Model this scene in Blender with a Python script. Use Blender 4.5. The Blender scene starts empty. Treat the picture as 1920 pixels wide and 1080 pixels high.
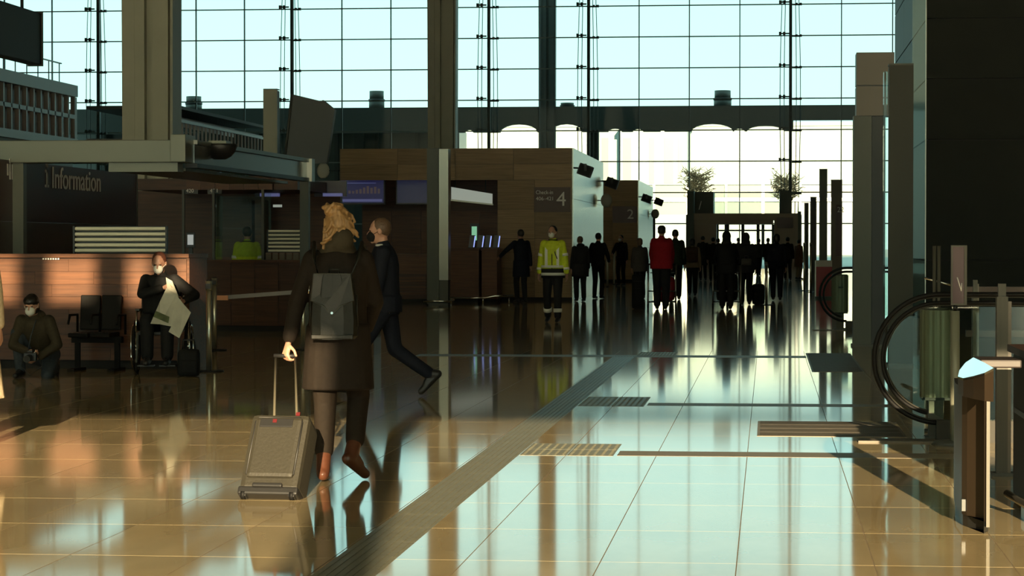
import bpy, bmesh, math, random
from mathutils import Vector, Matrix, Euler
random.seed(7)
sc = bpy.context.scene
COL = sc.collection
PI = math.pi
# ------------------------------------------------------------------ camera
F = 4600.0; EYE = 1.45
PITCH = math.atan(82 / F); YAW = math.atan(480 * math.cos(PITCH) / F)
cam_d = bpy.data.cameras.new('camera'); cam = bpy.data.objects.new('camera', cam_d); COL.objects.link(cam)
cam_d.sensor_width = 36; cam_d.lens = F * 36 / 1920; cam_d.clip_end = 2000
cam.location = (0, 0, EYE); cam.rotation_euler = (PI / 2 - PITCH, 0, YAW)
sc.camera = cam
RM = cam.rotation_euler.to_matrix()
def ray(px, py): return RM @ Vector(((px - 960) / F, (540 - py) / F, -1))
def G(px, py, z=0.0):                       # point on a level plane
    d = ray(px, py); t = (z - EYE) / d.z
    return Vector((d.x * t, d.y * t, z))
def AT(px, py, Y):                          # point on the plane y = Y
    d = ray(px, py); t = Y / d.y
    return Vector((d.x * t, Y, EYE + d.z * t))
def XW(px, Y, py=458): return AT(px, py, Y).x
def ZW(py, Y, px=1440): return AT(px, py, Y).z
def ATX(px, py, X):                         # point on the plane x = X
    d = ray(px, py); t = X / d.x
    return Vector((X, d.y * t, EYE + d.z * t))
# ------------------------------------------------------------------ world, sun, exposure
vs = sc.view_settings
vs.view_transform = 'Standard'; vs.look = 'None'; vs.gamma = 1.0; vs.exposure = 0.25; vs.use_curve_mapping = False
w = bpy.data.worlds.new('sky'); sc.world = w; w.use_nodes = True
nt = w.node_tree; nt.nodes.clear()
bg = nt.nodes.new('ShaderNodeBackground'); wo = nt.nodes.new('ShaderNodeOutputWorld')
tc = nt.nodes.new('ShaderNodeTexCoord'); sx = nt.nodes.new('ShaderNodeSeparateXYZ'); cr = nt.nodes.new('ShaderNodeValToRGB')
nt.links.new(tc.outputs['Generated'], sx.inputs[0]); nt.links.new(sx.outputs['Z'], cr.inputs[0])
cr.color_ramp.elements[0].position = 0.0; cr.color_ramp.elements[0].color = (0.64, 0.98, 0.86, 1)
cr.color_ramp.elements[1].position = 0.16; cr.color_ramp.elements[1].color = (0.51, 0.98, 0.95, 1)
nt.links.new(cr.outputs[0], bg.inputs[0]); nt.links.new(bg.outputs[0], wo.inputs[0])
bg.inputs[1].default_value = 1.15
SUN_EL = math.radians(9.0); SUN_DX = -0.12
TAN_EL = math.tan(SUN_EL)
sd = bpy.data.lights.new('sun_offscreen', 'SUN'); so = bpy.data.objects.new('sun_offscreen', sd); COL.objects.link(so)
sd.energy = 14.0; sd.color = (1.0, 0.77, 0.46); sd.angle = math.radians(0.25)
hd = Vector((SUN_DX, 1, 0)).normalized()
sun_dir = Vector((hd.x * math.cos(SUN_EL), hd.y * math.cos(SUN_EL), -math.sin(SUN_EL)))
so.rotation_euler = sun_dir.to_track_quat('-Z', 'Y').to_euler(); so.location = (0, -30, 30)

# ------------------------------------------------------------------ materials
MATS = {}
def mat(name, col, rough=0.5, metal=0.0, var=0.0, scale=8.0, stretch=(1, 1, 1), bump=0.0, spec=None, emit=None, rnd=0.0, coat=0.0):
    if name in MATS: return MATS[name]
    m = bpy.data.materials.new(name); m.use_nodes = True; n = m.node_tree; b = n.nodes['Principled BSDF']
    b.inputs['Base Color'].default_value = (*col, 1); b.inputs['Roughness'].default_value = rough; b.inputs['Metallic'].default_value = metal
    if spec is not None: b.inputs['Specular IOR Level'].default_value = spec
    if coat: b.inputs['Coat Weight'].default_value = coat; b.inputs['Coat Roughness'].default_value = 0.15
    if emit: b.inputs['Emission Color'].default_value = (*emit[:3], 1); b.inputs['Emission Strength'].default_value = emit[3]
    if var or bump:
        t = n.nodes.new('ShaderNodeTexCoord'); mp = n.nodes.new('ShaderNodeMapping'); no = n.nodes.new('ShaderNodeTexNoise')
        mp.inputs['Scale'].default_value = stretch; no.inputs['Scale'].default_value = scale; no.inputs['Detail'].default_value = 6
        oi = n.nodes.new('ShaderNodeObjectInfo')
        va = n.nodes.new('ShaderNodeVectorMath'); va.operation = 'ADD'
        sc_ = n.nodes.new('ShaderNodeMath'); sc_.operation = 'MULTIPLY'; sc_.inputs[1].default_value = 37.0
        n.links.new(oi.outputs['Random'], sc_.inputs[0]); n.links.new(t.outputs['Object'], va.inputs[0]); n.links.new(sc_.outputs[0], va.inputs[1])
        n.links.new(va.outputs[0], mp.inputs[0]); n.links.new(mp.outputs[0], no.inputs['Vector'])
        if var:
            rp = n.nodes.new('ShaderNodeMapRange'); rp.inputs['To Min'].default_value = 1 - var; rp.inputs['To Max'].default_value = 1 + var
            rp.inputs['From Min'].default_value = 0.25; rp.inputs['From Max'].default_value = 0.75
            n.links.new(no.outputs['Fac'], rp.inputs['Value'])
            fac = rp.outputs['Result']
            if rnd:
                r2 = n.nodes.new('ShaderNodeMapRange'); r2.inputs['To Min'].default_value = 1 - rnd; r2.inputs['To Max'].default_value = 1 + rnd
                n.links.new(oi.outputs['Random'], r2.inputs['Value'])
                mu = n.nodes.new('ShaderNodeMath'); mu.operation = 'MULTIPLY'
                n.links.new(fac, mu.inputs[0]); n.links.new(r2.outputs['Result'], mu.inputs[1]); fac = mu.outputs[0]
            vm = n.nodes.new('ShaderNodeVectorMath'); vm.operation = 'SCALE'; vm.inputs[0].default_value = col
            n.links.new(fac, vm.inputs['Scale']); n.links.new(vm.outputs[0], b.inputs['Base Color'])
        if bump:
            bp = n.nodes.new('ShaderNodeBump'); bp.inputs['Strength'].default_value = bump; bp.inputs['Distance'].default_value = 0.01
            n.links.new(no.outputs['Fac'], bp.inputs['Height']); n.links.new(bp.outputs[0], b.inputs['Normal'])
    MATS[name] = m
    return m
def glass(name, tint=(0.96, 1, 0.98), gloss=0.08, power=1.0):
    if name in MATS: return MATS[name]
    m = bpy.data.materials.new(name); m.use_nodes = True; n = m.node_tree; n.nodes.clear()
    o = n.nodes.new('ShaderNodeOutputMaterial'); mx = n.nodes.new('ShaderNodeMixShader'); tr = n.nodes.new('ShaderNodeBsdfTransparent')
    gl = n.nodes.new('ShaderNodeBsdfGlossy'); fr = n.nodes.new('ShaderNodeFresnel'); fr.inputs[0].default_value = 1.45
    mu = n.nodes.new('ShaderNodeMath'); mu.operation = 'MULTIPLY_ADD'; mu.inputs[1].default_value = power; mu.inputs[2].default_value = gloss * 0.3; mu.use_clamp = True
    tr.inputs[0].default_value = (*tint, 1); gl.inputs[0].default_value = (0.9, 0.95, 0.95, 1); gl.inputs['Roughness'].default_value = 0.02
    n.links.new(fr.outputs[0], mu.inputs[0]); n.links.new(mu.outputs[0], mx.inputs[0])
    n.links.new(tr.outputs[0], mx.inputs[1]); n.links.new(gl.outputs[0], mx.inputs[2]); n.links.new(mx.outputs[0], o.inputs[0])
    MATS[name] = m
    return m
STONE = mat('polished_stone', (0.47, 0.375, 0.21), 0.062, var=0.16, scale=2.6, stretch=(1.0, 0.35, 1), rnd=0.06)
GROUT = mat('grout', (0.24, 0.18, 0.11), 0.5)
TACT = mat('tactile_stone', (0.24, 0.23, 0.16), 0.36, var=0.2, scale=30)
STRIP = mat('channel_cover', (0.20, 0.16, 0.105), 0.4, spec=0.25)
PLATE = mat('floor_plate_metal', (0.11, 0.092, 0.065), 0.55, var=0.2, scale=20)
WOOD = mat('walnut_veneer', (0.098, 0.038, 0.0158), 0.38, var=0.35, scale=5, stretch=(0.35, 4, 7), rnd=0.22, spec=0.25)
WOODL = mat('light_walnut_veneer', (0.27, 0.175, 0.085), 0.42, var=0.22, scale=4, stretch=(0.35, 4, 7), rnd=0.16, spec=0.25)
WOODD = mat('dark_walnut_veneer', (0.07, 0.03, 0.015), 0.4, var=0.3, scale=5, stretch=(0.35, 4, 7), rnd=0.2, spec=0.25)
STEEL = mat('brushed_steel', (0.36, 0.355, 0.31), 0.38, 1.0, var=0.1, scale=6, stretch=(20, 20, 0.5))
STEELD = mat('dark_steel', (0.085, 0.09, 0.08), 0.5, 0.2, spec=0.3)
CHROME = mat('chrome', (0.72, 0.72, 0.68), 0.12, 1.0)
COLM = mat('column_paint', (0.40, 0.39, 0.29), 0.5, var=0.05, scale=2)
COLD = mat('column_recess', (0.13, 0.13, 0.115), 0.5)
DARK = mat('dark_interior', (0.022, 0.021, 0.02), 0.6, spec=0.15)
BLACKM = mat('black_metal', (0.02, 0.021, 0.02), 0.4, 0.3)
BLACKP = mat('black_plastic', (0.016, 0.016, 0.016), 0.42)
RUBBER = mat('black_rubber', (0.006, 0.006, 0.006), 0.6, spec=0.2)
DRUM = mat('sunlit_satin_steel', (0.20, 0.205, 0.155), 0.45, 0.15, var=0.1, scale=6, stretch=(20, 20, 0.5))  # satin steel made lighter, sunlight put into its colour
GUIDE = mat('dull_guide_metal', (0.035, 0.034, 0.028), 0.6, spec=0.2)
SATIN = mat('satin_steel', (0.075, 0.072, 0.056), 0.55, 0.15, var=0.08, scale=6, stretch=(20, 20, 0.5))
POLE = mat('polished_pole', (0.80, 0.78, 0.62), 0.3, 0.9)
WHITE = mat('white_paint', (0.62, 0.62, 0.58), 0.5)
LETTER = mat('white_lettering', (0.75, 0.72, 0.68), 0.5)
CEIL = mat('ceiling_panel', (0.20, 0.19, 0.165), 0.6)
WALLM = mat('hall_wall', (0.20, 0.185, 0.16), 0.6)
CLAD = mat('dark_cladding', (0.017, 0.019, 0.016), 0.6, var=0.12, scale=1.5, spec=0.12)
BURG = mat('burgundy_sign', (0.075, 0.031, 0.032), 0.4)
PANE = glass('facade_glass', (0.985, 1.0, 0.99), 0.0, 0.12)
SCREENG = glass('partition_glass', (0.84, 0.91, 0.87), 0.05, 0.3)
MULL = mat('mullion_metal', (0.05, 0.06, 0.058), 0.5, 0.4)
TRAN = mat('transom_metal', (0.16, 0.20, 0.20), 0.5, 0.2)
SILV = mat('silver_panel', (0.42, 0.45, 0.40), 0.27, 0.85, var=0.06, scale=1.2)
BLUE = mat('blue_screen', (0.01, 0.01, 0.03), 0.3, emit=(0.02, 0.018, 0.09, 0.3))
BLUEB = mat('blue_screen_bar', (0.05, 0.05, 0.1), 0.3, emit=(0.16, 0.17, 0.42, 0.28))
AMBER = mat('screen_amber_mark', (0.05, 0.04, 0.03), 0.3, emit=(0.16, 0.10, 0.10, 0.2))
LAMPP = mat('lamp_diffuser', (0.6, 0.62, 0.58), 0.5, emit=(0.8, 0.9, 0.8, 0.22))
SKIN = mat('skin', (0.50, 0.27, 0.18), 0.5)
SKIND = mat('skin_tanned', (0.36, 0.19, 0.13), 0.5)
MASKW = mat('white_mask_cloth', (0.72, 0.72, 0.66), 0.7)
EYEM = mat('eye_dark', (0.02, 0.015, 0.012), 0.2)
def cloth(name, c, r=0.8, v=0.15): return mat(name, c, r, var=v, scale=40, bump=0.15, spec=0.2)
C_BLACK = cloth('black_cloth', (0.012, 0.012, 0.012)); C_DARK = cloth('charcoal_cloth', (0.02, 0.02, 0.021))
C_NAVY = cloth('navy_cloth', (0.010, 0.012, 0.020)); C_COAT = cloth('brown_wool', (0.0155, 0.0112, 0.008))
C_TROU = cloth('grey_brown_trouser', (0.020, 0.0145, 0.010)); C_OLIVE = cloth('olive_cloth', (0.045, 0.036, 0.022))
C_RED = cloth('red_jacket_cloth', (0.30, 0.010, 0.018)); C_BEIGE = cloth('beige_cloth', (0.20, 0.155, 0.105))
C_GREY = cloth('grey_cloth', (0.075, 0.07, 0.065)); C_BROWN = cloth('tan_coat_cloth', (0.14, 0.075, 0.035))
C_JEAN = cloth('denim', (0.045, 0.055, 0.065)); C_CREAM = cloth('cream_cloth', (0.55, 0.45, 0.30))
C_HIVIS = mat('hivis_cloth', (0.62, 0.72, 0.03), 0.7, var=0.12, scale=20)
C_REFL = mat('reflective_tape', (0.85, 0.86, 0.78), 0.35)
LEATHER = mat('black_leather', (0.012, 0.0125, 0.009), 0.45, var=0.2, scale=14, bump=0.35, spec=0.35)
LEATHB = mat('brown_leather', (0.10, 0.036, 0.019), 0.34, var=0.2, scale=20, bump=0.2)
SHELL = mat('olive_suitcase_fabric', (0.025, 0.0225, 0.0145), 0.6, var=0.15, scale=60, bump=0.2)
HAIRB = mat('blonde_hair', (0.30, 0.17, 0.065), 0.5, var=0.35, scale=60, stretch=(1, 1, 0.2), bump=0.6)
HAIRD = mat('dark_hair', (0.014, 0.011, 0.009), 0.45, var=0.2, scale=60, bump=0.4)
HAIRR = mat('auburn_hair', (0.085, 0.03, 0.018), 0.5, var=0.2, scale=60, bump=0.4)
HAIRG = mat('fair_hair', (0.12, 0.07, 0.04), 0.5, var=0.2, scale=60, bump=0.4)
PAPER = mat('newsprint', (0.52, 0.50, 0.40), 0.8, var=0.15, scale=9, stretch=(1, 1, 1))
PAPER2 = mat('newsprint_photo', (0.10, 0.12, 0.05), 0.8, var=0.4, scale=14)
REDP = mat('red_plastic', (0.35, 0.012, 0.02), 0.4)
CONC = mat('concrete', (0.30, 0.29, 0.26), 0.8, var=0.1, scale=1)
CREAM = mat('cream_render', (0.265, 0.335, 0.32), 0.8, var=0.04, scale=0.3)
TEAL = mat('teal_glazing', (0.035, 0.09, 0.10), 0.25)
GREENG = mat('green_glazing', (0.05, 0.125, 0.10), 0.3)
CANOPY = mat('canopy_metal', (0.022, 0.028, 0.024), 0.6)
BARK = mat('bark', (0.02, 0.022, 0.014), 0.9, spec=0.1)

# ------------------------------------------------------------------ helpers
def link(o, parent=None):
    COL.objects.link(o)
    if parent: o.parent = parent
    return o
def tag(o, label=None, cat=None, group=None, kind=None):
    if label: o['label'] = label
    if cat: o['category'] = cat
    if group: o['group'] = group
    if kind: o['kind'] = kind
    return o
def thing(name, loc, label, cat, rz=0.0, group=None):
    o = bpy.data.objects.new(name, None); o.empty_display_size = 0.2; link(o)
    o.location = loc; o.rotation_euler = (0, 0, rz)
    return tag(o, label, cat, group)
def struct(name, loc=(0, 0, 0)):
    o = bpy.data.objects.new(name, None); link(o); o.location = loc; o['kind'] = 'structure'
    return o
def ob(name, me, m, parent=None, loc=(0, 0, 0), rot=(0, 0, 0), smooth=False):
    o = bpy.data.objects.new(name, me); link(o, parent); o.location = loc; o.rotation_euler = rot
    if m and not me.materials: me.materials.append(m)
    if smooth:
        for p in me.polygons: p.use_smooth = True
    return o
def sub(child, part):
    child.parent = part; child.matrix_basis = part.matrix_basis.inverted() @ child.matrix_basis
    return child
def finish(bm, name):
    bmesh.ops.recalc_face_normals(bm, faces=bm.faces[:])
    me = bpy.data.meshes.new(name); bm.to_mesh(me); bm.free(); return me
def bm_box(bm, a, b, bev=0.0, mtx=None):
    r = bmesh.ops.create_cube(bm, size=1.0); vs_ = r['verts']
    c = [(a[i] + b[i]) / 2 for i in range(3)]; s = [abs(b[i] - a[i]) for i in range(3)]
    for v in vs_: v.co = Vector((v.co.x * s[0] + c[0], v.co.y * s[1] + c[1], v.co.z * s[2] + c[2]))
    if bev:
        es = list({e for v in vs_ for e in v.link_edges})
        r2 = bmesh.ops.bevel(bm, geom=es, offset=min(bev, min(s) * 0.45), segments=2, profile=0.6, affect='EDGES')
        vs_ = list({v for f in r2['faces'] for v in f.verts} | set(v for v in vs_ if v.is_valid))
    if mtx is not None:
        for v in vs_: v.co = mtx @ v.co
def box(name, a, b, m, parent=None, bev=0.0, centre=True, rot=(0, 0, 0)):
    """a box between corners a and b (in the parent's space); its origin is the middle of its foot"""
    c = Vector(((a[0] + b[0]) / 2, (a[1] + b[1]) / 2, min(a[2], b[2])))
    bm = bmesh.new(); bm_box(bm, Vector(a) - c, Vector(b) - c, bev)
    return ob(name, finish(bm, name), m, parent, c, rot)
def ring_pts(c, u, v, ru, rv, n): return [c + u * (math.cos(2 * PI * k / n) * ru) + v * (math.sin(2 * PI * k / n) * rv) for k in range(n)]
def bm_rings(bm, rings, cap=True):
    vv = [[bm.verts.new(p) for p in r] for r in rings]; n = len(rings[0])
    for a, b in zip(vv, vv[1:]):
        for k in range(n): bm.faces.new((a[k], a[(k + 1) % n], b[(k + 1) % n], b[k]))
    if cap: bm.faces.new(vv[0][::-1]); bm.faces.new(vv[-1])
def frame_of(d):
    d = d.normalized(); a = Vector((0, 0, 1)) if abs(d.z) < 0.9 else Vector((0, 1, 0))
    u = a.cross(d).normalized(); return u, d.cross(u)
def bm_cap(bm, p0, p1, r0, r1, n=12):       # tapered capsule
    p0 = Vector(p0); p1 = Vector(p1); d = p1 - p0
    if d.length < 1e-5: d = Vector((0, 0, 1e-4))
    dn = d.normalized(); u, v = frame_of(d); R = []
    for a in (-80, -50, -20): R.append((p0 + dn * (r0 * math.sin(math.radians(a))), r0 * math.cos(math.radians(a))))
    R.append((p0, r0)); R.append((p1, r1))
    for a in (20, 50, 80): R.append((p1 + dn * (r1 * math.sin(math.radians(a))), r1 * math.cos(math.radians(a))))
    bm_rings(bm, [ring_pts(c, u, v, r, r, n) for c, r in R])
def bm_cyl(bm, p0, p1, r0, r1=None, n=14):
    p0 = Vector(p0); p1 = Vector(p1); u, v = frame_of(p1 - p0); r1 = r0 if r1 is None else r1
    bm_rings(bm, [ring_pts(p0, u, v, r0, r0, n), ring_pts(p1, u, v, r1, r1, n)])
def bm_ell(bm, c, r, rot=None, n=14):
    c = Vector(c); R = []
    for k in range(1, 9):
        a = -PI / 2 + PI * k / 9
        R.append(ring_pts(Vector((0, 0, math.sin(a) * r[2])), Vector((1, 0, 0)), Vector((0, 1, 0)), math.cos(a) * r[0], math.cos(a) * r[1], n))
    bm_rings(bm, [[c + (rot @ p if rot is not None else p) for p in q] for q in R])
def bm_tube(bm, pts, r, n=10, closed=False):
    pts = [Vector(p) for p in pts]; N = len(pts); rings = []
    for i in range(N):
        d = (pts[(i + 1) % N] - pts[i - 1]) if closed else (pts[min(i + 1, N - 1)] - pts[max(i - 1, 0)])
        u, v = frame_of(d); rings.append(ring_pts(pts[i], u, v, r, r, n))
    if closed: rings.append(rings[0])
    bm_rings(bm, rings, not closed)
def tube(name, pts, r, m, parent=None, n=10, closed=False, loc=(0, 0, 0)):
    bm = bmesh.new(); bm_tube(bm, pts, r, n, closed)
    if closed: bmesh.ops.remove_doubles(bm, verts=bm.verts[:], dist=1e-5)
    return ob(name, finish(bm, name), m, parent, loc, smooth=True)
def cyl(name, p0, p1, r, m, parent=None, r1=None, n=20, smooth=True):
    bm = bmesh.new(); bm_cyl(bm, p0, p1, r, r1, n); me = finish(bm, name)
    o = ob(name, me, m, parent)
    if smooth:
        for p in me.polygons: p.use_smooth = len(p.vertices) == 4
    return o
def prism(name, outline, y0, y1, m, parent=None, axis='y', loc=(0, 0, 0), rot=(0, 0, 0), bev=0.0):
    """outline of 2-D points pushed along an axis"""
    def P3(p, t): return {'y': (p[0], t, p[1]), 'x': (t, p[0], p[1]), 'z': (p[0], p[1], t)}[axis]
    bm = bmesh.new(); a = [bm.verts.new(P3(p, y0)) for p in outline]; b = [bm.verts.new(P3(p, y1)) for p in outline]
    n = len(outline); bm.faces.new(a); bm.faces.new(b[::-1])
    for k in range(n): bm.faces.new((a[k], b[k], b[(k + 1) % n], a[(k + 1) % n]))
    if bev: bmesh.ops.bevel(bm, geom=bm.edges[:], offset=bev, segments=2, affect='EDGES')
    return ob(name, finish(bm, name), m, parent, loc, rot)
DG = None
def bake(o):                                # modifiers -> plain mesh
    dg = bpy.context.evaluated_depsgraph_get(); dg.update()
    me = bpy.data.meshes.new_from_object(o.evaluated_get(dg), depsgraph=dg)
    o.modifiers.clear(); old = o.data; o.data = me
    return me
def blob(name, bm, voxel, m, parent, smooth=3, loc=(0, 0, 0)):
    me = finish(bm, name); tmp = bpy.data.objects.new(name, me); COL.objects.link(tmp)
    md = tmp.modifiers.new('r', 'REMESH'); md.mode = 'VOXEL'; md.voxel_size = voxel; md.use_smooth_shade = True
    if smooth:
        s = tmp.modifiers.new('s', 'SMOOTH'); s.factor = 0.5; s.iterations = smooth
    m2 = bake(tmp); m2.materials.clear(); m2.materials.append(m)
    for p in m2.polygons: p.use_smooth = True
    tmp.parent = parent; tmp.location = loc
    return tmp
def text(body, name, m, parent, fit, origin, right, up, ext=0.006):
    """lettering as a mesh: fitted to (w, h), its lower left corner at origin, running along right, in the parent's space"""
    cu = bpy.data.curves.new(name, 'FONT'); cu.body = body; cu.size = 1.0; cu.extrude = 0.0
    t = bpy.data.objects.new(name, cu); COL.objects.link(t)
    dg = bpy.context.evaluated_depsgraph_get(); dg.update()
    me = bpy.data.meshes.new_from_object(t.evaluated_get(dg), depsgraph=dg); bpy.data.objects.remove(t)
    xs = [v.co.x for v in me.vertices]; ys = [v.co.y for v in me.vertices]
    right = Vector(right).normalized(); up = Vector(up).normalized(); nn = right.cross(up)
    bm = bmesh.new(); bm.from_mesh(me)
    r = bmesh.ops.extrude_face_region(bm, geom=bm.faces[:])
    for e in r['geom']:
        if isinstance(e, bmesh.types.BMVert): e.co.z += 1
    for v in bm.verts:
        fx = (v.co.x - min(xs)) / (max(xs) - min(xs)) * fit[0]; fy = (v.co.y - min(ys)) / (max(ys) - min(ys)) * fit[1]
        v.co = right * fx + up * fy + nn * (ext if v.co.z > 0.5 else 0)
    return ob(name, finish(bm, name), m, parent, origin)
def copy_tree(o, parent=None):
    c = o.copy(); COL.objects.link(c); c.parent = parent
    for ch in list(o.children): copy_tree(ch, c)
    return c

# ================================================================== THE HALL
FY = 147.0; HX0, HX1 = -49.69, 34.0; BY = -22.0; CZ = 20.0
# ---- floor: stone slabs near by, the same stone with fine joints beyond
TW, TL = 0.62, 1.24; TX0, TX1, TY0, TY1 = -0.139 - TW * 12, -0.139 + TW * 3, 9.92, 9.92 + TL * 19
floor = struct('floor', (0, 0, 0))
_b = STONE.node_tree.nodes['Principled BSDF']; _b.inputs['Specular Tint'].default_value = (1.0, 0.93, 0.80, 1); _b.inputs['Specular IOR Level'].default_value = 0.45
FARST = STONE.copy(); FARST.name = 'polished_stone_far'
def floor_piece(x0, x1, y0, y1): return box('floor_field', (x0, y0, -0.3), (x1, y1, 0), FARST, floor)
floor_piece(HX0, TX0, BY, FY); floor_piece(TX1, HX1, BY, FY); floor_piece(TX0, TX1, BY, TY0); floor_piece(TX0, TX1, TY1, FY)
box('grout_bed', (TX0, TY0, -0.3), (TX1, TY1, -0.0005), GROUT, floor)
n = FARST.node_tree; b = n.nodes['Principled BSDF']
bt = n.nodes.new('ShaderNodeTexBrick'); geo = n.nodes.new('ShaderNodeNewGeometry')
bt.offset = 0; bt.inputs['Scale'].default_value = 1; bt.inputs['Brick Width'].default_value = TW; bt.inputs['Row Height'].default_value = TL
bt.inputs['Mortar Size'].default_value = 0.006; bt.inputs['Mortar Smooth'].default_value = 0
ad = n.nodes.new('ShaderNodeVectorMath'); ad.operation = 'SUBTRACT'; ad.inputs[1].default_value = (-0.139, 9.92, 0)
n.links.new(geo.outputs['Position'], ad.inputs[0]); n.links.new(ad.outputs[0], bt.inputs['Vector'])
mx = n.nodes.new('ShaderNodeMix'); mx.data_type = 'RGBA'
src = b.inputs['Base Color'].links[0].from_socket
n.links.new(bt.outputs['Fac'], mx.inputs['Factor']); n.links.new(src, mx.inputs[6]); mx.inputs[7].default_value = (0.24, 0.18, 0.11, 1)
n.links.new(mx.outputs[2], b.inputs['Base Color'])
bm = bmesh.new(); bm_box(bm, (0.0025, 0.0018, -0.02), (TW - 0.0025, TL - 0.0018, 0.0)); tile_me = finish(bm, 'floor_tile'); tile_me.materials.append(STONE)
for i in range(15):
    for j in range(19):
        ob('floor_tile', tile_me, STONE, floor, (TX0 + i * TW, TY0 + j * TL, 0.0))
# ---- ceiling and walls
box('ceiling', (HX0 - 1, BY - 1, CZ), (HX1 + 1, FY + 1.5, CZ + 1.2), CEIL)['kind'] = 'structure'
box('wall_left', (HX0 - 0.6, BY, 0), (HX0, FY, CZ), WALLM)['kind'] = 'structure'
box('wall_right', (HX1, BY, 0), (HX1 + 0.6, FY, CZ), WALLM)['kind'] = 'structure'
box('wall_front', (10.31, FY, 0), (HX1, FY + 0.6, CZ), WALLM)['kind'] = 'structure'
# ---- back wall behind the camera: open at hall level, with added blinds above
ZL = (22.8 - BY) * TAN_EL                    # head of the lower glazing: lets the low sun reach about 25 m into the hall
wb = struct('wall_back', (0, BY, 0))
def wbox(x0, x1, z0, z1, name='wall_panel', m=WALLM): return box(name, (x0, -0.5, z0), (x1, 0, z1), m, wb)
# above it, unseen translucent blinds added as fill, slotted for the counter's sun patch
ADDED_BLIND = bpy.data.materials.new('added_blind_fabric'); ADDED_BLIND.use_nodes = True; n_ = ADDED_BLIND.node_tree; n_.nodes.clear()
o_ = n_.nodes.new('ShaderNodeOutputMaterial'); t_ = n_.nodes.new('ShaderNodeBsdfTranslucent'); d_ = n_.nodes.new('ShaderNodeBsdfDiffuse'); m_ = n_.nodes.new('ShaderNodeMixShader')
t_.inputs[0].default_value = (0.66, 0.68, 0.64, 1); d_.inputs[0].default_value = (0.5, 0.5, 0.45, 1); m_.inputs[0].default_value = 0.2
n_.links.new(t_.outputs[0], m_.inputs[1]); n_.links.new(d_.outputs[0], m_.inputs[2]); n_.links.new(m_.outputs[0], o_.inputs[0])
def added_blind(x0, x1, z0, z1): return box('added_blind', (x0, -0.20, z0), (x1, -0.195, z1), ADDED_BLIND, wb)
zs0 = 1.0 + (28.0 - BY) * TAN_EL; SZ0, SZ1 = zs0 - 0.15, zs0 + 0.36
SX1 = -6.6 + 0.12 * (28.0 - BY); SX0 = SX1 - 2.7
added_blind(HX0, SX0, ZL, 19.2); added_blind(SX1, HX1, ZL, 19.2); added_blind(SX0, SX1, ZL, SZ0); added_blind(SX0, SX1, SZ1, 19.2)
for q, w_ in ((0.62, .35), (1.55, .35), (2.2, .26)): wbox(SX0 + q, SX0 + q + w_, SZ0, SZ1, 'added_shade_bar')  # unseen bars added to break up the sun patch and shade the reader's head
wbox(HX0, HX1, ZL - 0.3, ZL, 'transom', MULL)
for x in range(-46, 34, 8): wbox(x - 0.2, x + 0.2, 0, ZL, 'mullion', MULL)
wbox(HX0, HX1, 19.2, CZ)
# ---- front glass facade
fac = struct('window_1', (0, FY, 0))
NX = 20; XE = [-49.69 + 3.0 * k for k in range(NX + 1)]; ZE = [0.0, 2.68] + [2.68 + 1.86 * k for k in range(1, 10)]
pane_me = {}
for k in range(NX):
    for j in range(len(ZE) - 1):
        h = round(ZE[j + 1] - ZE[j], 3)
        if j == 0 and XE[k + 1] > AT(1288, 458, FY).x and XE[k] < AT(1500, 458, FY).x: continue
        if h not in pane_me:
            bm = bmesh.new(); bm_box(bm, (0.02, -0.012, 0.02), (2.98, 0.012, h - 0.02)); pane_me[h] = finish(bm, 'pane'); pane_me[h].materials.append(PANE)
        ob('pane', pane_me[h], PANE, fac, (XE[k], 0.0, ZE[j]))
for x in XE: box('mullion', (x - 0.03, -0.10, 0), (x + 0.03, 0.06, CZ), MULL, fac)
for z in ZE[1:]: box('transom', (HX0, -0.13, z - 0.035), (10.31, -0.101, z + 0.035), TRAN, fac)
box('head_beam', (HX0, -0.3, ZE[-1] + 0.05), (10.31, 0.3, CZ), MULL, fac)
for px in (208, 563, 923, 1107, 1482):       # cable trusses in front of the strong mullions
    x = min(XE, key=lambda q: abs(q - AT(px, 100, FY).x))
    box('truss_post', (x - 0.09, -0.5, 0), (x + 0.09, -0.32, CZ), MULL, fac)
    for dx in (-0.62, -0.38, 0.34, 0.58):
        tube('truss_cable', [(x + dx * (0.55 + 0.45 * math.sin(PI * k / 10)), -0.9, CZ * k / 10) for k in range(11)], 0.022, MULL, fac, 6)
    for z in ZE[2:]:
        box('truss_spreader', (x - 0.66, -0.95, z + 0.02), (x - 0.09, -0.85, z + 0.10), MULL, fac)
        box('truss_spreader', (x + 0.09, -0.95, z - 0.14), (x + 0.66, -0.85, z - 0.06), MULL, fac)
        for q in (-0.62, -0.38, 0.34, 0.58): box('cable_clamp', (x + q - 0.07, -1.0, z - 0.14 if q > 0 else z - 0.04), (x + q + 0.07, -0.80, z + 0.0 if q > 0 else z + 0.16), MULL, fac)
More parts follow.
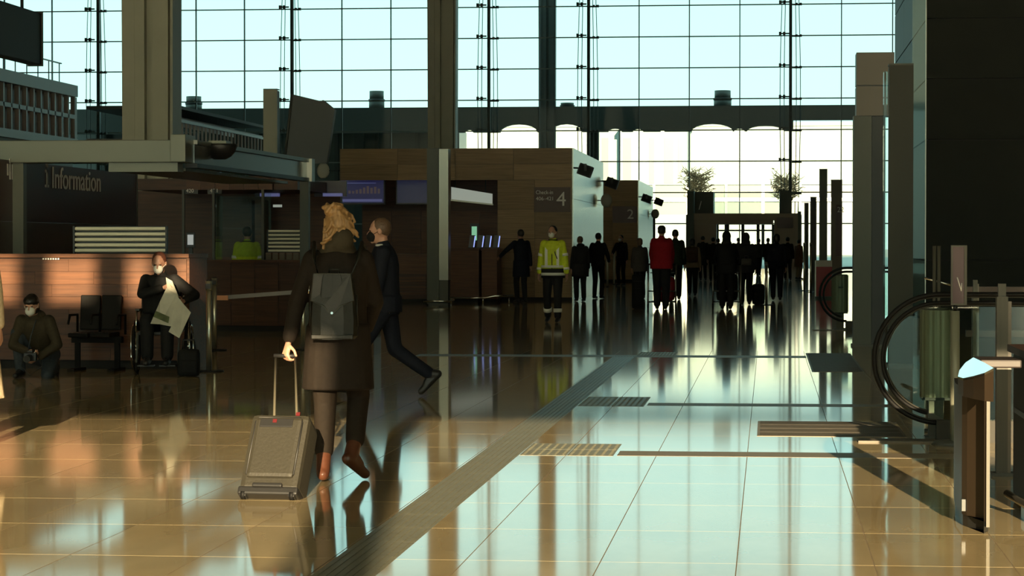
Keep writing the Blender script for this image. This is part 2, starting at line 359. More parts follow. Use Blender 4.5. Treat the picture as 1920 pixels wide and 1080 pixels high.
# ---- inlays in the floor
for k, (xa, xb, ya, yb) in enumerate(((1160, 1800, 848, 857), (1215, 1672, 757, 762), (782, 1512, 667, 671))):
    Ya, Yb = G(1440, ya).y, G(1440, yb).y; Ym = (Ya + Yb) / 2
    box('trim_%d' % (k + 1), (XW(xa, Ym), min(Ya, Yb), -0.02), (XW(xb, Ym), max(Ya, Yb), 0.0012), STRIP)['kind'] = 'structure'
SL, SR = -1.985, -1.705
tp = thing('tactile_paving_strip', (SL, 10.0, 0), 'grey ribbed tactile guiding strip running along the tan stone floor', 'paving')
bm = bmesh.new(); bm_box(bm, (0, 0.0008, -0.01), (SR - SL, 0.5992, 0.001))
for k in range(7): bm_box(bm, (0.012 + k * 0.0385, 0.001, 0.001), (0.030 + k * 0.0385, 0.599, 0.0040))
tac_me = finish(bm, 'ribbed_tile'); tac_me.materials.append(TACT)
for k in range(36): ob('ribbed_tile', tac_me, TACT, tp, (0, 0.6 * k, 0))
def studs(label, x0, x1, y0, y1, m):
    t = thing('tactile_paving_field', (x0, y0, 0), label, 'paving', group='studded tactile fields beside the strip')
    nx = max(2, round((x1 - x0) / 0.32)); ny = max(1, round((y1 - y0) / 0.5)); sx_, sy_ = (x1 - x0) / nx, (y1 - y0) / ny
    bm = bmesh.new(); bm_box(bm, (0.003, 0.003, -0.01), (sx_ - 0.003, sy_ - 0.003, 0.0010))
    for i in range(6):
        for j in range(6): bm_cyl(bm, ((i + .5) * sx_ / 6, (j + .5) * sy_ / 6, 0.0010), ((i + .5) * sx_ / 6, (j + .5) * sy_ / 6, 0.0030), 0.014, 0.010, 8)
    me = finish(bm, 'studded_tile'); me.materials.append(m)
    for i in range(nx):
        for j in range(ny): ob('studded_tile', me, m, t, (i * sx_, j * sy_, 0))
studs('pale studded tactile field where a tan cover strip meets the ribbed strip', SR + .005, -1.05, G(1440, 858).y, G(1440, 835).y, TACT)
studs('dark studded tactile field in the middle of the ribbed strip', SR + .005, -1.10, G(1440, 764).y, G(1440, 746).y, TACT)
studs('far studded tactile field at the end of the ribbed strip', SR + .005, -1.20, 31.7, 33.0, TACT)
for lab, x0, x1, ya, yb in (('dark metal floor plate beside the front handrail loop', -0.08, 1.04, 818, 790), ('dark metal floor plate at the foot of the tall pylons', 0.50, 1.09, 697, 662)):
    y0, y1 = G(1440, ya).y, G(1440, yb).y
    t = thing('floor_plate', (x0, y0, 0), lab, 'floor plate', group='metal plates let into the floor')
    box('frame', (0, 0, -0.01), (x1 - x0, y1 - y0, 0.002), STRIP, t)
    nn_ = 4
    for k in range(nn_): box('panel', (0.02, (y1 - y0) * k / nn_ + 0.006, 0.002), (x1 - x0 - 0.02, (y1 - y0) * (k + 1) / nn_ - 0.006, 0.0032), PLATE, t)

# ---- great columns
def hall_column(px0, px1, Y, label, m=COLM, z1=CZ):
    x0, x1 = XW(px0, Y, 100), XW(px1, Y, 100); wd = x1 - x0
    t = thing('hall_column', ((x0 + x1) / 2, Y, 0), label, 'column', group='tall columns of the hall'); h = wd / 2
    def shaft(name, a, b, y0, y1, mm):
        bm = bmesh.new(); rr = []
        for z in (0, z1 * 0.3, z1):
            k = 0.94 + 0.06 * min(1, max(0, (z - 2) / 10)) if z < z1 else 1.05
            rr.append([Vector((q[0] * k, q[1], z)) for q in ((a, y0), (b, y0), (b, y1), (a, y1))])
        bm_rings(bm, rr); return ob(name, finish(bm, name), mm, t)
    shaft('flange', -h, -h * 0.50, -h * 0.8, h * 0.8, m); shaft('flange', -h * 0.47, -h * 0.08, -h * 0.9, h * 0.9, m)
    shaft('recess', -h * 0.495, h * 0.22, -h * 0.55, h * 0.55, m)
    shaft('flange', h * 0.22, h * 0.86, -h * 0.9, h * 0.9, m); shaft('flange', h * 0.885, h, -h * 0.7, h * 0.7, m)
    return t
hall_column(237, 334, 53.5, 'wide pale ribbed column rising behind the information desk')
hall_column(804, 857, 101.0, 'pale ribbed column rising behind the wooden check-in block')
hall_column(1011, 1042, 158.0, 'dark slender column outside the glass facade carrying the canopy', CANOPY, 24)

# ================================================================== OUTSIDE
box('ground_outside', (-160, FY, -0.4), (160, 700, -0.02), CONC)['kind'] = 'structure'
can = thing('entrance_canopy', (-20, 158, 0), 'dark flat canopy with arched lower edge outside the glass facade', 'canopy')
ZT, ZB = ZW(198, 158), ZW(246, 158)
cx0, cx1 = XW(60, 158, 220) + 20, XW(1640, 158, 220) + 20
pts = [(cx0, ZB)]
for a, b_, r_ in ((872, 888, 5), (938, 1008, 15), (1010, 1030, 5), (1032, 1092, 15), (1140, 1166, 6), (1186, 1206, 5), (1238, 1246, 4), (1296, 1374, 14), (1376, 1396, 5), (1400, 1470, 10)):
    A_, B_ = XW(a, 158) + 20, XW(b_, 158) + 20
    for k in range(9):
        th = PI * k / 8; pts.append(((A_ + B_) / 2 - math.cos(th) * (B_ - A_) / 2, ZB + math.sin(th) * r_ * 158 / F))
A_ = XW(1487, 158) + 20
pts += [(A_, ZB), (A_, ZW(226, 158)), (cx1, ZW(226, 158)), (cx1, ZT), (cx0, ZT)]
prism('fascia', pts, -0.3, 0.3, CANOPY, can)
box('roof', (cx0, 0.3, ZT - 0.5), (cx1, 9, ZT), CANOPY, can)
for px in (1111,):
    x = XW(px, 159) + 20; box('post', (x - 0.38, 1, 0), (x + 0.38, 1.7, ZT - 0.5), CANOPY, can)
for k in range(3): box('post', (-26 + 9 * k, 7, 0), (-25.4 + 9 * k, 7.6, ZT - 0.5), CANOPY, can)
ann = thing('annex_building', (XW(480, 166), 166, -0.02), 'dark green glazed annex under the left part of the canopy', 'building')
ax0, ax1 = XW(40, 166) - ann.location.x, XW(858, 166) - ann.location.x; ANX = mat('annex_glass', (0.03, 0.042, 0.036), 0.3)
box('glazing', (ax0, 0, 0), (ax1, 5, ZB + 0.6), ANX, ann); box('plinth', (ax0, -0.2, 0), (ax1, 0, 0.5), CONC, ann)
for k in range(12): box('fin', (ax0 + (ax1 - ax0) * k / 11 - 0.12, -0.25, 0.5), (ax0 + (ax1 - ax0) * k / 11 + 0.12, 0, ZB + 0.6), CANOPY, ann)
for px0, px1, pt, lab in ((349, 379, 181, 'squat'), (692, 721, 171, 'tall dark'), (1050, 1077, 193, 'low flat'), (1338, 1371, 170, 'tall pale')):
    xm = (XW(px0, 160) + XW(px1, 160)) / 2; r = (XW(px1, 160) - XW(px0, 160)) / 2; z1 = ZW(pt, 160, px0)
    t = thing('roof_vent', (xm, 160, ZT), lab + ' round roof vent standing on the outdoor canopy', 'roof vent', group='roof vents on the canopy')
    cyl('body', (0, 0, 0), (0, 0, (z1 - ZT) * 0.5), r * 1.0, STEELD, t); cyl('cowl', (0, 0, (z1 - ZT) * 0.5), (0, 0, (z1 - ZT)), r * 0.92, STEELD, t)
    cyl('rim', (0, 0, (z1 - ZT) * 0.44), (0, 0, (z1 - ZT) * 0.56), r * 1.06, BLACKM, t)
# sunlit buildings across the square
def outside_building(px0, px1, Y, pt, label, bays, glaz):
    x0, x1 = XW(px0, Y), XW(px1, Y); H = ZW(pt, Y); zg = ZW(346, Y)
    t = thing('building', ((x0 + x1) / 2, Y, -0.02), label, 'building', group='sunlit buildings across the square'); hw = (x1 - x0) / 2
    zk = ZW(402, Y); box('upper_wall', (-hw, 0, zg), (hw, 12, H), CREAM, t); box('ground_storey', (-hw, 0, 0), (hw, 12, zk), CREAM, t); box('parapet', (-hw - 0.3, -0.3, H), (hw + 0.3, 12, H + 0.5), CREAM, t)
    box('glazed_band', (-hw, 0.4, zk), (hw, 12, zg), glaz, t)
    nb = max(2, int((x1 - x0) / 5))
    for k in range(nb + 1): box('pier', (-hw + (x1 - x0) * k / nb - 0.2, 0, 0), (-hw + (x1 - x0) * k / nb + 0.2, 0.45, zg), CREAM if k % 2 else SILV, t)
    box('string_course', (-hw, -0.15, (zg + zk) / 2 - .25), (hw, 0.4, (zg + zk) / 2 + .25), SILV, t)
    for a, b_ in bays:
        f = box('window', (XW(a, Y) - (x0 + x1) / 2, -0.08, zg + 0.2), (XW(b_, Y) - (x0 + x1) / 2, 0.3, H - 1.5), glaz, t)
    return t
outside_building(820, 1160, 330, 236, 'cream sunlit building beyond the canopy left of the striped one', [(1128, 1140)], GREENG)
outside_building(1163, 1289, 322, 236, 'cream sunlit building with tall green window strips beyond the canopy', [(1168, 1183), (1217, 1226), (1245, 1262), (1271, 1279)], GREENG)
outside_building(1292, 1640, 335, 236, 'broad cream sunlit building with teal ground storey beyond the entrance', [(1490, 1496)], TEAL)
def tree(px, py, Y, hgt, label):
    g = AT(px, 470, Y); t = thing('tree', (g.x, Y, -0.02), label, 'tree', group='bare trees outside'); rr = random.Random(px)
    bm = bmesh.new(); bm_cyl(bm, (0, 0, 0), (0, 0, hgt * 0.6), 0.3, 0.18, 8); ob('trunk', finish(bm, 'trunk'), BARK, t)
    bm = bmesh.new()
    for k in range(140):
        a = rr.uniform(0, 2 * PI); z = hgt * rr.uniform(0.55, 0.78); l = hgt * rr.uniform(0.06, 0.17)
        p = Vector((0, 0, z)); q = p + Vector((math.cos(a) * l, math.sin(a) * l, l * rr.uniform(0.2, 0.9)))
        bm_cyl(bm, p, q, 0.05, 0.02, 5)
        for m_ in range(6):
            f_ = p.lerp(q, rr.uniform(.4, 1)); bm_cyl(bm, f_, f_ + Vector((rr.uniform(-.5, .5), rr.uniform(-.5, .5), rr.uniform(-.25, .45))), 0.035, 0.012, 4)
    o = ob('crown', finish(bm, 'crown'), BARK, t); o['kind'] = 'stuff'
tree(1306, 340, 250, 10.6, 'small dark tree outside left of the exit portal'); tree(1474, 340, 252, 10.2, 'small dark tree outside right of the exit portal')

# ---- exit portal in the facade
ex = thing('exit_portal', (XW(1392, 143), 141.0, 0), 'brown framed exit portal with glazed sliding doors in the facade', 'portal')
def pxw(px): return XW(px, 141.0) - ex.location.x
def pz(py): return ZW(py, 141.0)
BRN = mat('portal_bronze', (0.30, 0.205, 0.16), 0.45)
box('pier', (pxw(1288), 0, 0), (pxw(1301), 6, pz(358)), MULL, ex); box('pier', (pxw(1301), 2, pz(402)), (pxw(1336), 6, pz(358)), STEELD, ex)
box('pier', (pxw(1462), 2, pz(402)), (pxw(1484), 6, pz(356)), STEELD, ex)
box('lintel', (pxw(1301), 0, pz(412)), (pxw(1500), 5, pz(400)), BRN, ex); box('soffit', (pxw(1301), 0.3, pz(420)), (pxw(1450), 5, pz(412)), BRN, ex)
box('side_wall', (pxw(1452), 0.2, 0), (pxw(1500), 5, pz(412)), BRN, ex); box('side_wall', (pxw(1301), 0.6, 0), (pxw(1343), 5, pz(420)), BRN, ex)
box('fanlight', (pxw(1336), 3, pz(400)), (pxw(1462), 3.04, pz(360)), SCREENG, ex)
for k, a in enumerate((1343, 1363, 1392, 1421, 1450)): box('door_post', (pxw(a) - 0.09, 2.5, 0), (pxw(a) + 0.09, 2.62, pz(420)), BLACKM, ex)
for a, b_ in ((1345, 1362), (1365, 1391), (1393, 1420), (1423, 1449)): box('door_leaf', (pxw(a), 2.52, 0.02), (pxw(b_), 2.56, pz(428)), PANE, ex)
box('door_header', (pxw(1343), 2.45, pz(433)), (pxw(1450), 2.66, pz(430)), BLACKM, ex)
text('/', 'lettering', LETTER, ex, (0.18, 0.5), (pxw(1308), 1.985, pz(392)), (1, 0, 0), (0, 0, 1), 0.01)
box('notice_sign', (pxw(1457), -0.06, pz(427)), (pxw(1487), 0.19, pz(408)), BURG, ex)

# ================================================================== UPPER LEVEL, LEFT
GX = -31.3
gl = struct('wall_gallery', (GX, 0, 0))
ya, yb = ATX(-60, 150, GX).y, ATX(136, 160, GX).y
zt = ATX(136, 161, GX).z; zm = ATX(130, 181, GX).z; zmid = ATX(130, 218, GX).z; zb = ATX(135, 261, GX).z
gal = thing('gallery_lounge', (GX, yb, 0), 'upper level lounge with white frames and brown glazing above the information desk', 'lounge')
def gz(y): return y - yb
FRM = mat('lounge_frame', (0.42, 0.37, 0.34), 0.5); BRG = mat('brown_glazing', (0.20, 0.06, 0.025), 0.25, var=0.3, scale=0.7)
box('fascia', (-9, gz(ya), zm), (0.25, 0.0, zt), FRM, gal); box('core', (-9, gz(ya), zb - 0.3), (-0.35, 0.0, zm), BRG, gal)
box('floor_edge', (-9, gz(ya), zb - 0.35), (0.25, 0, zb), FRM, gal)
nb = 14
for k in range(nb + 1):
    y = gz(yb - (yb - ya) * k / nb); box('frame_post', (-0.1, y, zb), (0.1, y + (0.35 if k == 0 else 0.16), zm), FRM, gal)
box('frame_rail', (-0.1, gz(ya), zmid - 0.09), (0.1, 0, zmid + 0.09), FRM, gal)
for k in range(nb):
    y0 = gz(yb - (yb - ya) * (k + 1) / nb) + 0.17; y1 = gz(yb - (yb - ya) * k / nb) - 0.0
    for z0, z1 in ((zb, zmid - 0.09), (zmid + 0.09, zm)): box('pane', (-0.34, y0, z0), (-0.30, y1, z1), BRG, gal)
for k in range(9):
    y = gz(ya) + (yb - ya) * (k + 0.5) / 9; box('rail_post', (-0.4, y, zt), (-0.36, y + 0.04, zt + 0.95), BLACKM, gal)
box('handrail', (-0.42, gz(ya), zt + 0.95), (-0.34, -0.5, zt + 1.0), BLACKM, gal)
box('wall_panel', (-9, ya, 0), (0, yb, zb - 0.35), WALLM, gl)
# hanging display board
hb = ATX(78, 74, -13.3); hbl = thing('hanging_display_board', (-13.3, hb.y, ATX(78, 122, -13.3).z), 'dark hanging display board with its back to the hall', 'display board')
zt_ = ATX(78, 25, -13.3).z - hbl.location.z
BRD = mat('board_slate', (0.045, 0.05, 0.048), 0.55)
box('panel', (-0.25, -4.5, 0), (0, 0, zt_), BRD, hbl, 0.02); box('trim', (-0.27, 0, -0.02), (0.02, 0.04, zt_ + 0.02), STEELD, hbl)
for y in (-3.5, -0.8): cyl('hanger', (-0.12, y, zt_), (-0.12, y, CZ - hbl.location.z), 0.03, STEELD, hbl)
# walkway with baluster railing
WX = -19.2
y0, y1 = ATX(330, 210, WX).y, ATX(492, 240, WX).y
wk = thing('elevated_walkway', (WX, y0, 0), 'elevated walkway with thin balusters and pale side panel above the desks', 'walkway')
L = y1 - y0; zr = ATX(340, 200, WX).z; zp = ATX(340, 206, WX).z; zq = ATX(345, 226, WX).z; zd = ATX(345, 262, WX).z
box('roof_edge', (-3, 0, zp), (0.1, L, zr), CANOPY, wk); box('side_panel', (-1.2, 0, zq), (-1.1, L, zp), FRM, wk); box('side_panel', (-0.05, 0, zq), (0.0, L, zp - 0.28), FRM, wk)
box('deck', (-3, 0, zd - 0.25), (0.1, L, zd), COLD, wk); box('handrail', (-0.04, 0, zq - 0.09), (0.06, L, zq), BLACKM, wk)
nb = 24
bm = bmesh.new(); bm_box(bm, (-0.03, -0.035, 0), (0.03, 0.035, zq - 0.09 - zd)); bal = finish(bm, 'baluster'); bal.materials.append(FRM)
for k in range(nb): ob('baluster', bal, FRM, wk, (0, L * (k + 0.5) / nb, zd))
for y in (1, L - 1): box('support', (-1.8, y - 0.2, 0), (-1.4, y + 0.2, zd - 0.25), COLD, wk)
# tilted board
tb = thing('tilted_display_board', (XW(580, 56), 56.0, 0), 'large dark display board tilted on a post behind the information canopy', 'display board')
c_ = [(AT(a, b_, 56.0).x - tb.location.x, AT(a, b_, 56.0).z) for a, b_ in ((535, 306), (549, 177), (603, 190), (607, 188), (629, 206), (614, 306))]
prism('panel', c_, -0.1, 0.12, mat('board_grey', (0.07, 0.078, 0.08), 0.5), tb)
e0, e1 = Vector((c_[0][0], -0.12, c_[0][1])), Vector((c_[1][0], -0.12, c_[1][1]))
tube('edge_trim', [e0, e1], 0.03, STEELD, tb); cyl('post', (0, 0.2, 0), (0, 0.2, c_[0][1] + 0.4), 0.09, STEELD, tb)

# ---- pylons
def pylon(px0, px1, ptop, Y, label, m=COLM, side=None, rz=0.0, dep=None, bar=False):
    x0, x1 = XW(px0, Y), XW(px1, Y); wd = x1 - x0; z1 = ZW(ptop, Y, px0); dep = dep or wd
    t = thing('pylon', ((x0 + x1) / 2, Y, 0), label, 'pylon', rz); h = wd / 2
    box('front_panel', (-h, 0, 0.03), (h, 0.04, z1), m, t); box('shaft', (-h * 0.96, 0.04, 0.03), (h * 0.96, dep, z1 - 0.02), side or m, t); box('base_plate', (-h * 1.05, -0.03, 0), (h * 1.05, dep + 0.03, 0.03), STEELD, t)
    box('cap', (-h, 0, z1), (h, dep, z1 + 0.02), STEELD, t)
    return t
Yp = G(824, 572).y; xm = (XW(803, Yp) + XW(844, Yp)) / 2; zt1 = ZW(276, Yp)
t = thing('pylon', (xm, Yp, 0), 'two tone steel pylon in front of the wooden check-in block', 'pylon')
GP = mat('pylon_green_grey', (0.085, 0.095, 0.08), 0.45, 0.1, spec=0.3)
box('dark_panel', (-0.26, -0.25, 0.03), (0.02, 0.2, zt1), GP, t); box('lit_side_panel', (0.03, -0.25, 0.6), (0.25, 0.2, zt1 - 0.02), mat('pylon_lit_side', (0.32, 0.33, 0.29), 0.3, 0.6), t)  # right-hand panel coloured paler as the pylon's lit side
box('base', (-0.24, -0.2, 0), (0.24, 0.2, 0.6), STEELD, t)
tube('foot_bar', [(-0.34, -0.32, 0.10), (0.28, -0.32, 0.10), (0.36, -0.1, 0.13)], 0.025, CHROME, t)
pylon(494, 520, 168, 57.0, 'slim grey pylon standing beside the tilted display board', COLM, STEELD)
# right-hand pylon with a wider head
Yp = G(1614, 650).y; x0, x1 = XW(1600, Yp), XW(1660, Yp)
t = thing('pylon', (x0, Yp, 0), 'tall grey pylon with a wider bronze head beside the escalator hall', 'pylon')
HD = mat('pylon_head', (0.14, 0.118, 0.09), 0.45)
zt1, zh = ZW(100, Yp), ZW(218, Yp)
xs = XW(1634, Yp) - x0; xw = XW(1676, Yp) - x0; xl = XW(1605, Yp) - x0
box('shaft', (0, 0, 0.03), (xs, 0.4, zh), GP, t); box('side_panel', (xs + 0.004, 0.03, 0.03), (x1 - x0, 0.4, zh), BLACKM, t)
zc = ZW(162, Yp)
box('head_panel', (xl, -0.03, zh), (xw, 0.5, zc - 0.01), HD, t); box('head_panel', (xl, -0.03, zc + 0.01), (xw, 0.5, zt1), HD, t); box('joint', (xl + 0.01, 0, zc - 0.01), (xw - 0.01, 0.45, zc + 0.01), BLACKM, t)
box('base_plate', (-0.02, -0.03, 0), (x1 - x0 + 0.02, 0.43, 0.03), STEELD, t)
box('glass_fin', (xw - 0.03, 0.1, 0.4), (xw, 0.3, zh - 0.05), SCREENG, t)
t = pylon(1666, 1712, 122, 29.5, 'tall dark grey pylon in front of the black clad wall', mat('pylon_grey', (0.055, 0.057, 0.047), 0.55, spec=0.2), STEELD)
box('glass_fin', (-0.2, 0.05, 0.6), (-0.16, 0.28, t.location.y * 0 + ZW(135, 29.5)), SCREENG, t)
for px0, px1, pt, Y, lab, m in ((1536, 1551, 318, 67, 'grey square pylon standing behind the red notice stand', GP), (1558, 1579, 338, 76, 'bronze pylon with a burgundy sign behind the red notice stand', HD),
        (1519, 1531, 370, 107, 'thin dark pylon beyond the bronze one', STEELD), (1508, 1516, 381, 121, 'thinner dark pylon next along the glass', STEELD), (1496, 1502, 397, 137, 'farthest thin dark pylon beside the exit portal', STEELD)):
    t = pylon(px0, px1, pt, Y, lab, m)
    if Y == 76:
        hx = (XW(1579, 76) - XW(1558, 76)) / 2
        box('sign', (-hx * 0.1, -0.03, ZW(480, 76)), (hx, 0.0, ZW(384, 76)), BURG, t)
        text('22', 'lettering', LETTER, t, (0.2, 0.16), (0.02, -0.032, ZW(398, 76)), (1, 0, 0), (0, 0, 1), 0.004)

# ================================================================== INFORMATION DESK
IY = G(200, 692).y
ix1 = XW(355, IY); ix0 = XW(-90, IY); zc = ZW(476, IY, 355)
t = thing('information_counter', (ix1, IY, 0), 'long walnut information counter behind the waiting seats, lit by the sun', 'counter')
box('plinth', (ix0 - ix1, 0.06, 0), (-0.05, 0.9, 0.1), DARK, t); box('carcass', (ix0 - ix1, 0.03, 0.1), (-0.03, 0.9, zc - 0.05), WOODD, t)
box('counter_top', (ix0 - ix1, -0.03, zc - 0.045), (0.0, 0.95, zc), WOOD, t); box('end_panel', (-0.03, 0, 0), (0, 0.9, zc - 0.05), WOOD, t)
nrow, ncol = 8, 3
hh = (zc - 0.06 - 0.1) / nrow; off = 0
for r in range(nrow):
    xx = 0.0
    for cidx in range(6):
        ln = (0.9, 1.4, 1.1, 0.7)[(r * 3 + cidx) % 4]
        a = max(ix0 - ix1, -0.035 - xx - ln)
        if a >= -0.035 - xx: break
        box('board', (a + 0.002, 0, 0.1 + hh * r + 0.003), (-0.035 - xx, 0.03, 0.1 + hh * (r + 1)), WOOD, t); xx += ln
lp = AT(97, 483, IY)
for k in range(7): box('label_mark', (lp.x - ix1 - 0.10 + k * 0.03, -0.033, zc - 0.068), (lp.x - ix1 - 0.082 + k * 0.03, -0.030, zc - 0.05), LETTER, t)
def louvre(pxa, pxb, pya, pyb, Y, nsl, label, brk=None):
    a, b_ = AT(pxa, pyb, Y), AT(pxb, pya, Y)
    t = thing('louvre_screen', (a.x, Y, a.z), label, 'screen', group='slatted desk screens'); wd = b_.x - a.x; H = b_.z - a.z
    SLT = mat('louvre_slat', (0.78, 0.76, 0.60), 0.32)
    for k in range(nsl):
        z = H * (k + 0.5) / nsl; bm = bmesh.new(); hs = H / nsl * 0.28
        bm_box(bm, (0.02, -0.02, -hs), (wd - 0.02, 0.02, hs), 0.006, Matrix.Translation((0, 0, z)) @ Matrix.Rotation(-0.35, 4, 'X')); ob('slat', finish(bm, 'slat'), SLT, t)
    for x in (0, wd - 0.02): box('end_frame', (x, -0.03, 0), (x + 0.02, 0.03, H), BLACKM, t)
    box('back_panel', (0.02, 0.05, 0), (wd - 0.02, 0.06, H), BLACKM, t)
    return t
louvre(138, 314, 424, 475, IY + 0.45, 5, 'cream slatted screen standing on the information counter')
# sign wall running into the hall beside the column
swx = -9.78
yA, yB = 26.5, ATX(256, 400, swx).y
t = thing('sign_wall', (swx, yA, 0), 'burgundy sign wall with the word Information beside the canopy', 'sign wall')
zs = ATX(250, 326, swx).z
SW = mat('sign_wall_veneer', (0.065, 0.035, 0.028), 0.4, var=0.2, scale=3)
box('upper_panel', (-0.2, IY + 1.0 - yA, 1.75), (0, yB - yA, zs), BURG, t); box('lower_panel', (-0.2, IY + 1.0 - yA, 0), (0, yB - yA, 1.74), SW, t)
box('end_trim', (-0.21, yB - yA, 0), (0.01, yB - yA + 0.04, zs + 0.02), STEELD, t)
def sy(px): return ATX(px, 340, swx).y - yA
o1 = ATX(98, 353, swx)
text('Information', 'lettering', LETTER, t, (ATX(188, 350, swx).y - o1.y, 0.30), (0.002, o1.y - yA, o1.z), (0, 1, 0), (0, 0, 1), 0.006)
o1 = ATX(84, 351, swx)
wi = ATX(91, 350, swx).y - o1.y; bm = bmesh.new()
bm_box(bm, (0, wi * .35, 0), (.006, wi * .7, .24)); bm_box(bm, (0, wi * .05, .20), (.006, wi * .7, .24)); bm_box(bm, (0, 0, 0), (.006, wi, .035)); bm_cyl(bm, (0, wi * .52, .31), (.006, wi * .52, .31), .045, n=14)
ob('lettering', finish(bm, 'i'), LETTER, t, (0.002, o1.y - yA, o1.z))
def pict(px, kind):
    o = ATX(px, 336, swx); bm = bmesh.new()
    bm_cyl(bm, (0, 0.12, 0.24), (0.006, 0.12, 0.24), 0.035, n=10)
    if kind: bm_box(bm, (0, 0.09, 0.1), (0.006, 0.15, 0.2)); bm_box(bm, (0, 0.09, 0.0), (0.006, 0.11, 0.1)); bm_box(bm, (0, 0.13, 0.0), (0.006, 0.15, 0.1)); bm_box(bm, (0, 0.2, 0.0), (0.006, 0.24, 0.2)); bm_box(bm, (0, 0.0, 0.05), (0.006, 0.05, 0.2))
    else:
        bm_box(bm, (0, 0.09, 0.08), (0.006, 0.13, 0.2)); bm_box(bm, (0, 0.13, 0.06), (0.006, 0.22, 0.09)); bm_box(bm, (0, 0.19, 0.0), (0.006, 0.22, 0.06)); bm_box(bm, (0, 0.04, 0.0), (0.006, 0.16, 0.03))
    ob('pictogram', finish(bm, 'pictogram'), LETTER, t, (0.002, o.y - yA, o.z))
pict(13, 1); pict(31, 0)
# canopy frame over the desk
t = thing('information_canopy', (XW(330, 31.0), 31.0, 0), 'grey green steel canopy frame over the information desk', 'canopy frame')
cx = t.location.x
CP = mat('canopy_paint', (0.17, 0.18, 0.14), 0.38, 0.2)
CP2 = mat('canopy_polished', (0.42, 0.45, 0.44), 0.22, 0.8)
z0, z1 = ZW(304, 31.0, 330), ZW(262, 31.0, 330)
box('front_beam', (XW(-60, 31.0) - cx, 0, z0), (0, 0.45, z1), CP, t, 0.01); box('lower_beam', (XW(200, 31.0) - cx, 0.1, z0 - 0.12), (0, 0.4, z0), CP, t)
box('corner_block', (-0.06, -0.06, z0 - 0.0), (0.14, 0.5, ZW(252, 31.0, 330)), CP, t, 0.01)
ze0 = ZW(300, 31.0)
xe = XW(578, 38.5) - cx
def arm(name, xa, za0, za1, ya_, xb, zb0, zb1, yb_, wd, m):
    bm = bmesh.new(); bm_rings(bm, [[Vector((xa, ya_, za0)), Vector((xa + wd, ya_, za0)), Vector((xa + wd, ya_, za1)), Vector((xa, ya_, za1))], [Vector((xb, yb_, zb0)), Vector((xb + wd, yb_, zb0)), Vector((xb + wd, yb_, zb1)), Vector((xb, yb_, zb1))]])
    return ob(name, finish(bm, name), m, t)
arm('side_beam', 0.05, ze0, ze0 + 0.24, 0.4, xe - 0.1, ze0, ze0 + 0.24, 7.5, 0.1, CP2); arm('top_rail', 0.03, ze0 + 0.245, ze0 + 0.30, 0.4, xe - 0.12, ze0 + 0.245, ze0 + 0.30, 7.5, 0.16, STEEL)
arm('bottom_rail', 0.03, ze0 - 0.06, ze0 - 0.005, 0.4, xe - 0.12, ze0 - 0.06, ze0 - 0.005, 7.5, 0.16, BLACKM)
box('end_block', (xe - 0.15, 7.4, ze0 - 0.06), (xe + 0.08, 7.65, ze0 + 0.30), STEEL, t)
arm('rear_beam', -2.6, ze0 - 0.1, ze0 - 0.02, 7.3, xe, ze0 - 0.1, ze0 - 0.02, 7.3, 0.001, CP) if False else None
box('post', (-2.2, 0.1, 0), (-2.05, 0.25, z0), CP, t) ; box('post', (xe - 0.12, 7.42, 0), (xe + 0.02, 7.56, ze0 - 0.06), GP, t)
box('soffit', (-1.0, 0.45, ze0 - 0.10), (0.02, 7.3, ze0 - 0.065), CP, t)
dm = AT(412, 270, 32.3)
bm = bmesh.new(); bm_ell(bm, (0, 0, 0), (0.24, 0.2, 0.22), n=20)
bmesh.ops.bisect_plane(bm, geom=bm.verts[:] + bm.edges[:] + bm.faces[:], plane_co=(0, 0, 0), plane_no=(0, 0, 1), clear_outer=True)
bmesh.ops.contextual_create(bm, geom=[e for e in bm.edges if e.is_boundary])
ob('dome', finish(bm, 'dome'), BLACKP, t, (dm.x - cx, 32.3 - 31.0, dm.z), smooth=True)
box('dome_bracket', (dm.x - cx - 0.12, 1.15, dm.z), (dm.x - cx + 0.12, 1.45, dm.z + 0.04), CP, t)

# ---- waiting bench
Yb = IY - 0.24
bx = XW(190, Yb)
t = thing('waiting_bench', (bx, Yb, 0), 'black two-seat waiting bench against the walnut counter', 'bench')
def bpx(px): return XW(px, Yb) - bx
BS = mat('bench_black', (0.009, 0.008, 0.007), 0.6, spec=0.12)
wS = (bpx(224) - bpx(144)) / 2; zs_ = 0.44; zt1 = ZW(556, Yb)
for k in range(2):
    a = bpx(144) + wS * k + 0.01; b_ = a + wS - 0.02
    s = box('seat', (a, -0.42, zs_ - 0.05), (b_, 0.05, zs_), BS, t, 0.015)
    bk = box('backrest', (a, 0.06, zs_ + 0.02), (b_, 0.11, zt1), BS, t, 0.015, rot=(-0.14, 0, 0))
    for q in range(3): box('slot', (a + (b_ - a) * (q + 0.5) / 3 - 0.03, -0.421, zs_ + 0.001 - 0.001), (a + (b_ - a) * (q + 0.5) / 3 + 0.03, -0.05, zs_ + 0.002), BLACKM, t)
box('beam', (bpx(140), -0.15, zs_ - 0.12), (bpx(234), -0.07, zs_ - 0.05), BS, t)
for x in (bpx(150), bpx(224)):
    box('leg', (x - 0.03, -0.13, 0.03), (x + 0.03, -0.09, zs_ - 0.12), BS, t); box('foot', (x - 0.04, -0.4, 0), (x + 0.04, 0.1, 0.03), BS, t)
for x in (bpx(142), (bpx(144) + bpx(224)) / 2, bpx(232)): tube('armrest', [(x, 0.06, zs_ - 0.03), (x, 0.06, zs_ + 0.2), (x, -0.25, zs_ + 0.2), (x, -0.32, zs_ + 0.1)], 0.015, BS, t)

